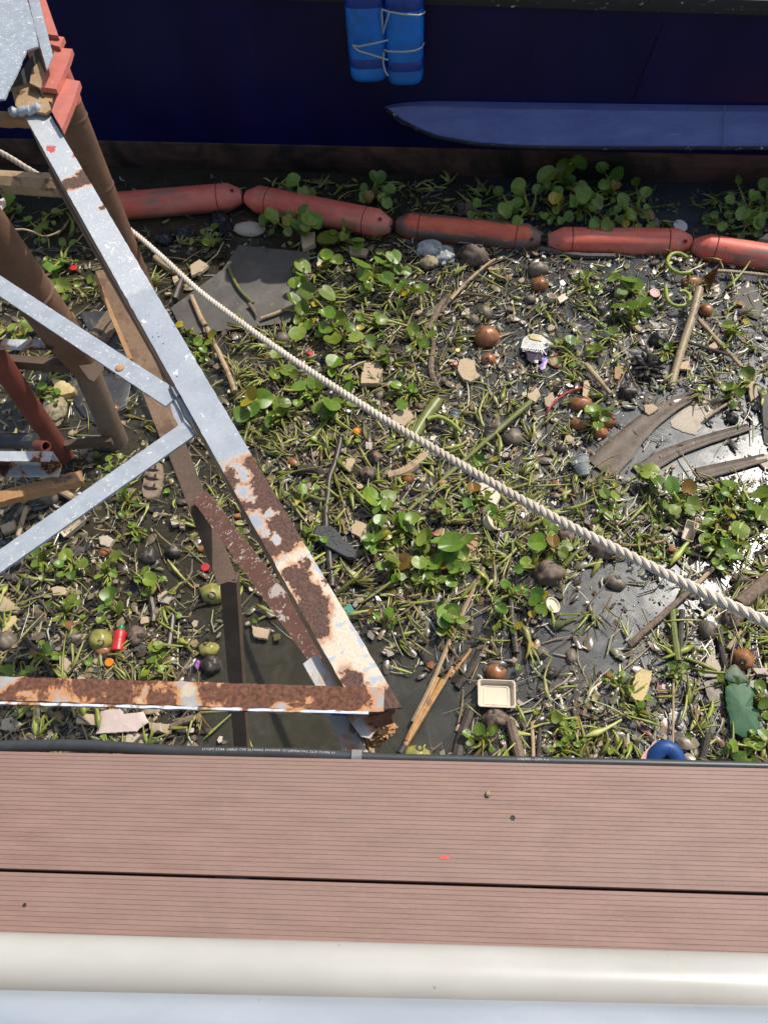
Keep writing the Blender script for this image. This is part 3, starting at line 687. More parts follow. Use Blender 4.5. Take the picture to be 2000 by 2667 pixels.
# second angle nested below the main one (makes the double edge on its left side)
m = MB(); m.extr(A + axisd*.12 + Vector((0, 0, -.118)) + side*.022, A.lerp(B, .58) + Vector((0, 0, -.118)) + side*.010, Lprof(.05, .07, .006, True), 60, jit=.0012); m.build('under_beam', M_TANL, frame, smooth=False)
def px_beam(a, b, za, zb_, w, h, t, mat, name, flip=False, nseg=60, jit=.0008, roll=0, prof=None, mA=0, mB=0, parent=None):
    m = MB(); m.extr(P(*a, za), P(*b, zb_), prof or Lprof(w, h, t, flip), nseg, jit=jit, roll=roll, miterA=mA, miterB=mB, seed=a[0]*.1)
    return m.build(name, mat, parent or frame, smooth=False)
px_beam((-160, 638), (452, 1040), ZT-.009, ZT-.009, .052, .03, .006, M_PAINT, 'brace')
px_beam((-220, 1616), (497, 1113), ZT-.012, ZT-.012, .052, .03, .006, M_PAINT, 'brace')
px_beam((-200, 1786), (1000, 1822), ZT+.001, ZT+.001, .047, .034, .006, painted('rusted_beam_paint', base=(.34, .35, .34), chips=(.5, .42, .3), chipamt=.54, rustlo=.475, halo=.06, rust=(.13, .055, .032), scratch=False, rscale=9, rough=.6), 'bottom_beam', jit=.0022, nseg=150, prof=[(-.0235, 0), (.0235, 0), (.0235, -.026), (.0175, -.026), (.0175, -.006), (-.0235, -.006)])
# painted lip along the front of the bottom beam
q0 = P(-200, 1819, ZT+.002); q1 = P(960, 1850, ZT+.002); m = MB(); m.extr(q0 + Vector((0, -.0045, 0)), q1 + Vector((0, -.0045, 0)), boxprof(.005, .007), 120, jit=.0018)
t = NT('chipped_lip'); v = t.obj(); n = t.noise(t.mapping(v, (1, 1, 1)), 14, 6, .65)
t.base(t.mix(t.ramp(n, .5, .54), (.62, .64, .68), t.mix(t.ramp(t.noise(v, 60, 4, .6), .4, .6), (.18, .05, .03), (.55, .33, .17)))); t.rough(.6); m.build('beam_lip', t.m, frame, smooth=False)
q = P(905, 1846, ZT); m = MB(); m.box((P(885, 1845, ZT).x, q1.y - .0078, ZT - .006), (.03, .002, .007)); m.build('blue_paint_mark', plastic('blue_mark', (.02, .09, .35)), frame)
# weld bead where braces meet the beam
m = MB(); m.tube([P(x, y, ZT - .003) for x, y in ((443, 1005), (452, 1026), (462, 1040), (474, 1062), (482, 1085), (497, 1103), (508, 1122), (514, 1138))], [.0028, .0035, .003, .004, .003, .0036, .003, .003], 7); m.build('weld_bead', M_DARKM, frame)
m = MB(); m.prism([tuple(P(x, y, 0).xy) if False else tuple(P(x, y, ZT - .016).xy) for x, y in ((440, 1040), (455, 1000), (500, 1080), (512, 1130), (478, 1128), (452, 1085))], ZT-.022, ZT-.016, inset=.02); m.build('gusset_plate', M_PAINT, frame)
# leg (bent angle iron) and lower brace
LEGT, LEGB, LEGE = (262, 700), (594, 1515), (631, 1996)
px_beam((279, 700), (455, 1150), 1.42, 1.18, .075, .05, .006, M_TANL, 'leg', roll=math.radians(-12), nseg=30, jit=.0012)
px_beam((455, 1150), LEGB, 1.18, .98, .064, .05, .006, M_BROWN, 'leg', roll=math.radians(-20), nseg=40, jit=.0012)
px_beam(LEGB, LEGE, .98, -.03, .052, .045, .006, M_BROWN, 'leg', roll=math.radians(-18), nseg=50, jit=.0012)
px_beam((248, 716), (340, 935), 1.46, 1.38, .012, .03, .006, M_ORNG, 'lit_edge', prof=boxprof(.012, .05))  # added orange strip, colours in the leg's sunlit flange edge
M_REDW = painted('red_white_brace', base=(.15, .07, .048), chips=(.5, .42, .36), chipamt=.6, rustlo=.72, scratch=True)
px_beam((520, 1290), (838, 1716), 1.12, 1.5, .052, .04, .006, M_REDW, 'lower_brace', roll=math.radians(12))
# corroded corner: hanging plates and flaking rust
def plate(poly, th, mat, name, parent=frame, jit=.002):
    """poly: list of (px,py,z); closed slab of thickness th along its own normal"""
    pts = []
    for i in range(len(poly)):
        a = P(*poly[i]); b = P(*poly[(i+1) % len(poly)]); n = max(1, int((b-a).length/.012))
        for k in range(n):
            q = a.lerp(b, k/n); pts.append(q + Vector((nz(q*70), nz(q*70 + Vector((9, 0, 0))), nz(q*50 + Vector((0, 9, 0)))))*jit)
    c = sum(pts, Vector())/len(pts)
    nn = Vector()
    for i in range(len(pts)): nn += (pts[i]-c).cross(pts[(i+1) % len(pts)]-c)
    nn.normalize(); n = len(pts)
    if nn.z < 0: nn = -nn
    pts = [p - nn*(p-c).dot(nn) for p in pts]
    vs = [p for p in pts] + [p - nn*th for p in pts]; fs = [tuple(range(n)), tuple(range(n, 2*n))[::-1]]
    for i in range(n):
        j = (i+1) % n; fs.append((j, i, n+i, n+j))
    m = MB(); m.add(vs, fs); return m.build(name, mat, parent, smooth=False)
M_CHIP = painted('chipped_white', base=(.5, .49, .46), chips=(.68, .62, .5), chipamt=.55, rustlo=.62, scratch=False)
plate([(788, 1728, ZT-.035), (826, 1703, ZT-.035), (882, 1792, ZT-.035), (830, 1800, ZT-.035)], .006, M_CHIP, 'corner_plate', jit=.003)
plate([(840, 1845, ZT-.075), (905, 1845, ZT-.075), (928, 1900, ZT-.085), (950, 1950, ZT-.09), (978, 1975, ZT-.095), (968, 1995, ZT-.1), (905, 1992, ZT-.1), (880, 1920, ZT-.085)], .006, M_CHIP, 'corner_plate', jit=.004)
plate([(892, 1845, ZT-.045), (1015, 1850, ZT-.045), (1003, 1885, ZT-.05), (962, 1922, ZT-.055), (940, 1918, ZT-.055), (915, 1885, ZT-.05)], .006, M_CHIP, 'corner_plate', jit=.004)
plate([(960, 1865, ZT-.02), (1028, 1852, ZT-.015), (1022, 1880, ZT-.04), (985, 1900, ZT-.05)], .007, M_RUSTP, 'rust_flake', jit=.006)
for (px, py, z, r, sd) in ((1000, 1908, ZT-.07, .02, 1), (985, 1918, ZT-.08, .02, 2), (1012, 1895, ZT-.07, .018, 3), (975, 1935, ZT-.1, .016, 4), (930, 1958, ZT-.16, .026, 5), (955, 1962, ZT-.17, .024, 6), (905, 1945, ZT-.14, .018, 7)):
    m = MB(); m.blob(P(px, py, z), (r*.75, r*.6, r*.4), sd, .9, 16, 12, fs_=5); m.build('rust_flake', M_ORNG if sd < 5 else M_TAN, frame, angle=25)
m = MB()
for k in range(9):
    a = P(915 + k*3, 1880 + k*2, ZT-.06); b = P(905 + k*8, 1968 + (k % 3)*5, ZT-.18); mid = (a+b)/2 + Vector((RND.uniform(-.012, .012), RND.uniform(-.01, .01), 0)); m.tube([a, mid, b], [.003, .004, .0035], 6)
m.build('frayed_cord', M_WOOD, frame)
m = MB(); m.blob(P(112, 378, 1.64)+Vector((0,0,-.02)), (.0, .0, .0), 1)
q = P(313, 958, ZT-.008); m = MB(); m.lathe(q, (0, 0, 1), [(.011, -.002), (.011, .002), (.008, .004), (.003, .0045)], 14); m.build('rivet', M_ORNG, frame)

# top-left torn plates and brackets
S12 = lambda x, y: (x/4.74, y/4.74)
def pl12(L, z, th, mat, name, label=None, jit=.0015): return plate([(*S12(x, y), z(i) if callable(z) else z) for i, (x, y) in enumerate(L)], th, mat, name, jit=jit)
GP = painted('pale_grey_sheet', base=(.3, .34, .38), chips=(.72, .68, .58), chipamt=.7, rustlo=.74, scratch=True)
pl12([(-500, -400), (250, -400), (340, 0), (430, 330), (480, 570), (330, 620), (210, 910), (130, 1060), (60, 1220), (-300, 1250), (-500, 1250)], 1.80, .006, GP, 'torn_plate', jit=.003)
pl12([(350, -30), (482, -30), (655, 680), (580, 850), (500, 560), (430, 310)], 1.775, .006, GP, 'cover_strip')
pl12([(478, -30), (560, -30), (722, 440), (585, 420)], 1.755, .02, M_REDP, 'red_angle')
pl12([(590, 420), (795, 458), (740, 575), (625, 545)], 1.74, .018, M_REDP, 'bracket')
pl12([(700, 580), (898, 605), (850, 760), (700, 1100), (500, 1075)], 1.725, .018, M_REDP, 'bracket')
pl12([(800, 962), (990, 1002), (900, 1280), (770, 1590), (640, 1370)], 1.705, .02, M_REDP, 'bracket')
pl12([(500, 1075), (700, 1100), (640, 1260), (560, 1230)], 1.70, .008, M_ORNG, 'bracket')
pl12([(490, 750), (555, 890), (500, 1080), (370, 1025), (400, 860)], 1.73, .006, M_TAN, 'tan_tongue')
pl12([(135, 1090), (370, 1018), (440, 1060), (520, 1210), (600, 1240), (640, 1350), (560, 1400), (200, 1310)], 1.70, .008, M_TAN, 'torn_end', jit=.003)
pl12([(130, 1080), (480, 560), (560, 860), (640, 1260), (300, 1300)], 1.64, .006, M_DARKM, 'back_plate')
m = MB(); a = P(*S12(140, 1395), 1.70); b = P(*S12(500, 1335), 1.70); m.tube([a.lerp(b, k/10) + Vector((0, 0, .003*math.sin(k*1.7))) for k in range(11)], [.015+.003*math.sin(k*2.3) for k in range(11)], 14); m.build('crumpled_sleeve', M_PAINT, frame)

# ------------------------------------------------------------------ piles and their ties
def pile(a, b, ra, rb, mat, label, nseg=40, name='steel_pile'):
    A_ = P(*a); B_ = P(*b); m = MB(); m.tube([A_.lerp(B_, k/nseg) for k in range(nseg+1)], [lerp(ra, rb, k/nseg)*(1+.02*nz((k*.4, ra*50, 0))) for k in range(nseg+1)], 28)
    return m, A_
M_PILE = rusty('pile_brown', (.13, .066, .04), (.23, .122, .074), (.36, .14, .055), .66, 6, .72)
M_PILER = rusty('pile_red', (.14, .035, .025), (.24, .062, .042), (.3, .1, .06), .68, 5, .6)
p1 = thing('steel_pile', 'tall brown steel pipe pile behind the long grey beam', 'pile', P(400, 830, 0), 'steel pipe piles')
b0 = P(400, 830, 0); m = MB(); m.tube([(b0.x, b0.y, -.15 + 2.2*k/40) for k in range(41)], [.067*(1+.015*nz((k*.5, 0, 0))) for k in range(41)], 32); m.build('pipe', M_PILE, p1)
for z, mm in ((1.2, M_PILE), (.86, M_PILE), (.35, M_PILE)):
    m = MB(); m.tube([(b0.x, b0.y, z + .010*k) for k in (-1, 0, 1)], [.067, .0705, .067], 32, caps=False); m.build('weld_collar', mm, p1)
m = MB(); m.tube([(b0.x, b0.y, 1.27 + .1*k) for k in range(9)], .0685, 32); m.build('painted_top', M_REDP, p1)
land('brown pile behind the beam', 400, 800)
p2 = thing('steel_pile', 'leaning rusty brown pile with a bracket at its broken joint', 'pile', P(310, 1165, 0), 'steel pipe piles')
A_ = P(322, 1190, -.12); B_ = P(214, 936, .58); m = MB(); m.tube([A_.lerp(B_, k/24) for k in range(25)], [.058*(1+.02*nz((k*.5, 5, 0))) for k in range(25)], 28); m.build('pipe', rusty('pile_mud', (.15, .1, .066), (.24, .165, .115), (.12, .07, .045), .6, 9, .85), p2)
C_ = P(218, 948, .56); D_ = P(-190, 380, 1.75); m = MB(); m.tube([C_.lerp(D_, k/30) for k in range(31)], [lerp(.066, .083, min(1, k/6))*(1+.02*nz((k*.5, 9, 0))) for k in range(31)], 30); m.build('pipe', M_PILE, p2)
q = C_.lerp(D_, .42); dd = (D_-C_).normalized(); m = MB(); m.tube([q - dd*.012, q, q + dd*.012], [.082, .088, .082], 30, caps=False); m.build('weld_collar', M_PILE, p2)
plate([(205, 955, .70), (236, 948, .70), (262, 930, .70), (272, 962, .66), (246, 994, .66), (232, 985, .68)], .012, M_BROWN, 'bracket', p2, .001)
land('leaning brown pile', 310, 1150)
p3 = thing('steel_pile', 'dark red painted pipe pile at the left edge of the photo', 'pile', P(168, 1190, 0), 'steel pipe piles')
b3 = P(168, 1190, 0); m = MB(); m.tube([(b3.x, b3.y, -.15 + 2.2*k/30) for k in range(31)], .049, 28); m.build('pipe', M_PILER, p3)
land('red painted pile', 140, 1170)
def lone_beam(name, label, cat, a, b, za, zb_, prof, mat, jit=.001, group=None, roll=0):
    m = MB(); A_ = P(*a, za); B_ = P(*b, zb_); m.extr(A_, B_, prof, 40, jit=jit, roll=roll); o = m.build(name, mat, origin=A_, smooth=False); return tag(o, label, cat, group)
lone_beam('tie_beam', 'brown angle iron tie between the red pile and the leaning pile, upper one', 'steel beam', (10, 930), (178, 944), .66, .62, [(-.02, 0), (.02, 0), (.02, -.05), (-.02, -.05)], M_BROWN, group='ties between the piles')
lone_beam('tie_beam', 'brown angle iron tie near the waterline at the foot of the piles', 'steel beam', (168, 1153), (290, 1142), .12, .12, [(-.018, 0), (.018, 0), (.018, -.04), (-.018, -.04)], M_BROWN, group='ties between the piles')
lone_beam('flat_bar', 'pale grey chipped flat bar behind the brown tie at the left', 'steel bar', (-150, 895), (142, 897), .8, .8, [(-.028, 0), (.028, 0), (.028, -.006), (-.028, -.006)], painted('chipped_bar', base=(.42, .44, .45), chipamt=.6, rustlo=.55), .002)
o = thing('steel_channel', 'grey steel channel with a sunlit upper flange and rusty lip at the left edge', 'steel beam', P(0, 1195, 1.0))
m = MB(); m.extr(P(-200, 1186, 1.0), P(134, 1188, 1.0), [(-.02, 0), (.022, 0), (.022, -.004), (-.016, -.004), (-.016, -.08), (.03, -.08), (.03, -.085), (-.02, -.085)], 40, jit=.002); m.build('channel_web', painted('channel_grey', base=(.42, .45, .47), chipamt=.66, rustlo=.57, rscale=12), o, smooth=False)
land('grey channel at the left edge', 60, 1195)
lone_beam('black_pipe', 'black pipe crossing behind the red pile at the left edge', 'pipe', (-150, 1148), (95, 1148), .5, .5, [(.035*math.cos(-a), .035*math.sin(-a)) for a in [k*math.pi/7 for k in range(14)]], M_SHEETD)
q = P(127, 1162, .55); m = MB(); m.lathe(q - Vector((.03, .0, 0)), (.9, -.3, .35), [(.024, -.03), (.024, .03), (.019, .031), (.019, -.02)], 20); tag(m.build('pipe_stub', M_PILER, origin=q), 'short open pipe stub beside the red pile', 'pipe')
lone_beam('rusty_angle', 'long rusty angle iron with a crumbling end below the grey channel', 'steel beam', (-180, 1338), (215, 1238), .9, .9, [(-.024, 0), (.024, 0), (.026, -.03), (.02, -.03), (.018, -.006), (-.024, -.006)], M_ORNG, .006)
q = P(170, 1250, .89); m = MB(); m.blob(q, (.045, .022, .014), 5, .5, 18, 10, rz=.3, fs_=3); tag(m.build('driftwood', M_WOOD, origin=q), 'weathered wood lump resting on the end of the rusty angle iron', 'wood')
lone_beam('tan_beam', 'yellowish tan corroded pipe beam at upper left below the torn plate', 'steel beam', (-200, 462), (200, 486), 1.0, 1.0, [(.052*math.cos(-a), .052*math.sin(-a)) for a in [math.pi/8 + k*math.pi/4 for k in range(8)][::-1]][::-1], M_TAN, .002)
lone_beam('tan_bar', 'short tan bar ending under the crumpled sleeve at upper left', 'steel bar', (-150, 296), (75, 302), 1.6, 1.6, boxprof(.05, .03), M_ORNG, .003)
q = P(0, 535, 1.45); m = MB(); m.blob(q, (.02, .035, .01), 8, .4, fs_=3); tag(m.build('torn_cloth', plastic('red_white_cloth', (.7, .55, .5), .8), origin=q), 'white and red torn cloth scrap at the left edge', 'cloth')
m = MB(); m.tube(catmull([P(*p) for p in ((5, 565, .5), (22, 575, .48), (35, 597, .42), (60, 597, .4), (85, 603, .38), (112, 615, .3), (140, 610, .2), (165, 596, .1), (173, 585, .03))], .02), .0055, 8); tag(m.build('thin_rope', M_BAMBOO, origin=P(60, 597, .4)), 'thin tan rope curling down from the leaning pile', 'rope')
# ================================================================== floating things
def W(px, py, r, z=0.0): return r * mpp(px, py, z)
USED = set()
def dirword(dx, dy):
    a = math.degrees(math.atan2(-dy, dx)) % 360
    return ['right of', 'up and right of', 'above', 'up and left of', 'left of', 'down and left of', 'below', 'down and right of'][int((a + 22.5)//45) % 8]
def autolabel(noun, px, py):
    L = sorted(LAND, key=lambda l: (l[1]-px)**2 + (l[2]-py)**2)[:9]
    def d(l): return math.hypot(l[1]-px, l[2]-py)
    def one(l):
        q = 'just ' if d(l) < 75 else ('well ' if d(l) > 190 else '')
        return q + dirword(px-l[1], py-l[2]) + ' the ' + l[0]
    for l in L[:3]:
        s = noun + ' ' + one(l)
        if s not in USED and len(s.split()) <= 16: USED.add(s); return s
    for i in range(6):
        for j in range(9):
            if i == j or j >= len(L): continue
            s = noun + ' ' + dirword(px-L[i][1], py-L[i][2]) + ' the ' + L[i][0] + ', toward the ' + L[j][0]
            if s not in USED and len(s.split()) <= 16: USED.add(s); return s
    for l in L:
        for q in ('small ', 'short ', 'faded ', 'wet ', 'half sunk '):
            s = q + noun + ' ' + one(l)
            if s not in USED and len(s.split()) <= 16: USED.add(s); return s
    return noun + ' ' + one(L[0])
def solo(m, name, mat, px, py, label, cat, group=None, z=0.0, **k):
    return tag(m.build(name, mat, origin=P(px, py, z), **k), label, cat, group)
def outline(poly, z, jit=.002, step=.012):
    pts = [P(x, y, z) for x, y in poly]; out = []
    for i, a in enumerate(pts):
        b = pts[(i+1) % len(pts)]; n = max(1, int((b-a).length/step))
        for k in range(n):
            q = a.lerp(b, k/n); out.append((q.x + jit*nz(q*60), q.y + jit*nz(q*60 + Vector((5, 5, 0)))))
    ar = sum(out[i][0]*out[(i+1) % len(out)][1] - out[(i+1) % len(out)][0]*out[i][1] for i in range(len(out)))
    return out if ar > 0 else out[::-1]
def slab(name, label, cat, poly, mat, z=.012, th=.012, dome=0.0, jit=.003, group=None, lm=None, z0=-.004, tilt=0):
    cx = sum(p[0] for p in poly)/len(poly); cy = sum(p[1] for p in poly)/len(poly)
    m = MB(); o = outline(poly, z, jit*1.5, .008); c = P(cx, cy, z)
    if tilt: o = [(x, y, tilt*((x-c.x)*.6+(y-c.y))) for x, y in o]
    m.prism(o, max(z-th, z0), z, inset=.05, dome=dome)
    if lm: land(lm, cx, cy)
    return solo(m, name, mat, cx, cy, label, cat, group)
def stick(name, label, cat, pts, r, mat, z=.015, zs=None, n=8, lm=None, group=None, step=.03, flat=1.0, wob=.0):
    L = [P(x, y, (zs[i] if zs else z)) for i, (x, y) in enumerate(pts)]
    C_ = catmull(L, step) if len(L) > 2 else [L[0].lerp(L[1], k/10) for k in range(11)]
    cx = sum(p[0] for p in pts)/len(pts); cy = sum(p[1] for p in pts)/len(pts); mp = mpp(cx, cy)
    rr = r if hasattr(r, '__len__') else (r, r)
    rad = [lerp(rr[0], rr[1], i/(len(C_)-1))*mp*(1 + .12*nz((i*.9, cx, 0))) for i in range(len(C_))]
    C_ = [p + Vector((nz(p*9), nz(p*9+Vector((4, 4, 0))), 0))*wob for p in C_]
    m = MB(); m.tube(C_, rad, n, flat)
    if lm: land(lm, cx, cy)
    return solo(m, name, mat, cx, cy, label, cat, group)
def nut(px, py, rx, ry, kind, label, cat='coconut', rz=0, name='coconut', lm=None, group='coconut husks and shells afloat', zc=.35, scar=True, sd=None):
    mat = {'husk': M_HUSK, 'dark': M_HUSKD, 'orange': M_NUT, 'green': M_NUTG, 'shell': M_SHELL}[kind]
    a, b = W(px, py, rx), W(px, py, ry)*1.06; c = P(px, py, b*zc); sd = sd or px*.01 + py*.013
    root = thing(name, label, cat, P(px, py, 0), group)
    m = MB(); h = min(a, b)*.95
    m.blob(c, (a, b, h), sd, .3 if kind in ('husk', 'dark') else .15 if kind != 'orange' else .09, 20, 14, rz=rz, fs_=1.6)
    m.build('husk' if kind in ('husk', 'dark') else 'shell', mat, root, angle=60)
    if scar:
        ax = Vector((math.cos(sd*9)*.6, math.sin(sd*9)*.6, .75)).normalized(); q = c + Vector((ax.x*a, ax.y*b, ax.z*h))*.93
        m = MB(); m.lathe(q, ax, [(a*.3, -.004), (a*.3, .002), (a*.2, .004), (a*.12, .001)], 12); m.build('stem_scar', M_HUSKD if kind != 'dark' else M_HUSK, root)
    if lm: land(lm, px, py)
    return root
# ---- unique things -------------------------------------------------
slab('rubber_sheet', 'large flat dark grey sheet partly under the pale rope and hyacinths', 'sheet', [(622, 636), (700, 645), (808, 655), (802, 740), (775, 800), (755, 838), (600, 858), (480, 872), (445, 800), (520, 745), (580, 700)], M_SHEET, .022, .01, lm='large grey sheet', jit=.002)
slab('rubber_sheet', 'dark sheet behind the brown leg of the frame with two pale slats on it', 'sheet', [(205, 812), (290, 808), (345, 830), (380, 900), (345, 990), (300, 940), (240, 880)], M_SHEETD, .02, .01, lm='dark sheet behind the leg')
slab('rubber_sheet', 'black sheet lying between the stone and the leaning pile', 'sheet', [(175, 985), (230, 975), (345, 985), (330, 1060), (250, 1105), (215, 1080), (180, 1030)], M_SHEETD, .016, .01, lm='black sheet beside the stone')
slab('wood_slat', 'brown slat lying across the dark sheet, the left one of a pair', 'slat', [(285, 800), (303, 812), (254, 880), (234, 866)], M_WOOD, .035, .012, group='slats on the dark sheet')
slab('wood_slat', 'brown slat lying across the dark sheet, the right one of a pair', 'slat', [(307, 815), (325, 828), (276, 896), (257, 882)], M_WOOD, .035, .012, group='slats on the dark sheet')
slab('foam_block', 'rough yellowish rock like foam lump beside the tan stone between the piles', 'foam', [(135, 985), (165, 990), (198, 1010), (195, 1022), (160, 1030), (143, 1020)], M_FOAMY, .05, .05, dome=.01, jit=.006)
m = MB(); m.blob(P(145, 1062, .02), (W(145, 1062, 30), W(145, 1062, 58), .035), 4, .2, 20, 12, rz=.35); solo(m, 'stone', M_STONE, 145, 1062, 'large mottled tan stone between the red pile and the leaning pile', 'stone'); land('large tan stone', 145, 1062)
m = MB(); m.blob(P(650, 597, .02), (W(650, 597, 42), W(650, 597, 24), .035), 9, .12, 20, 12, rz=-.08); solo(m, 'foam_lump', M_FOAMW, 650, 597, 'white oblong foam lump just below the gap between the first two floats', 'foam'); land('white oblong foam lump', 650, 597)
m = MB(); m.blob(P(578, 585, .01), (W(578, 585, 26), W(578, 585, 50), .04), 5, .5, 22, 14, rz=.35, fs_=3.5); solo(m, 'bin_bag', M_BLACKBAG, 578, 590, 'crumpled black plastic bag under the first red float', 'bag'); land('black plastic bag', 578, 590)
for (px, py, rx, ry, lab, mt) in ((1120, 648, 34, 24, 'greenish clear plastic bag behind the yellow stone', M_BAG), (1160, 668, 24, 28, 'grey plastic bag between the yellow stone and the split coconut', M_BAG), (482, 610, 26, 16, 'black glossy lump beside the small white foam near the first float', M_BLACKBAG), (430, 620, 22, 20, 'round black lump below the left part of the first float', M_BLACKBAG)):
    m = MB(); m.blob(P(px, py, .02), (W(px, py, rx), W(px, py, ry)*1.2, .04), px, .35, 20, 12, fs_=3.5); solo(m, 'plastic_bag', mt, px, py, lab, 'bag', 'plastic bags')
m = MB(); m.blob(P(1118, 684, .03), (W(1118, 684, 24), W(1118, 684, 22), .035), 6, .3, 12, 8); solo(m, 'stone', M_STONE, 1118, 684, 'pale yellow stone in front of the grey plastic bags', 'stone'); land('pale yellow stone', 1118, 684)
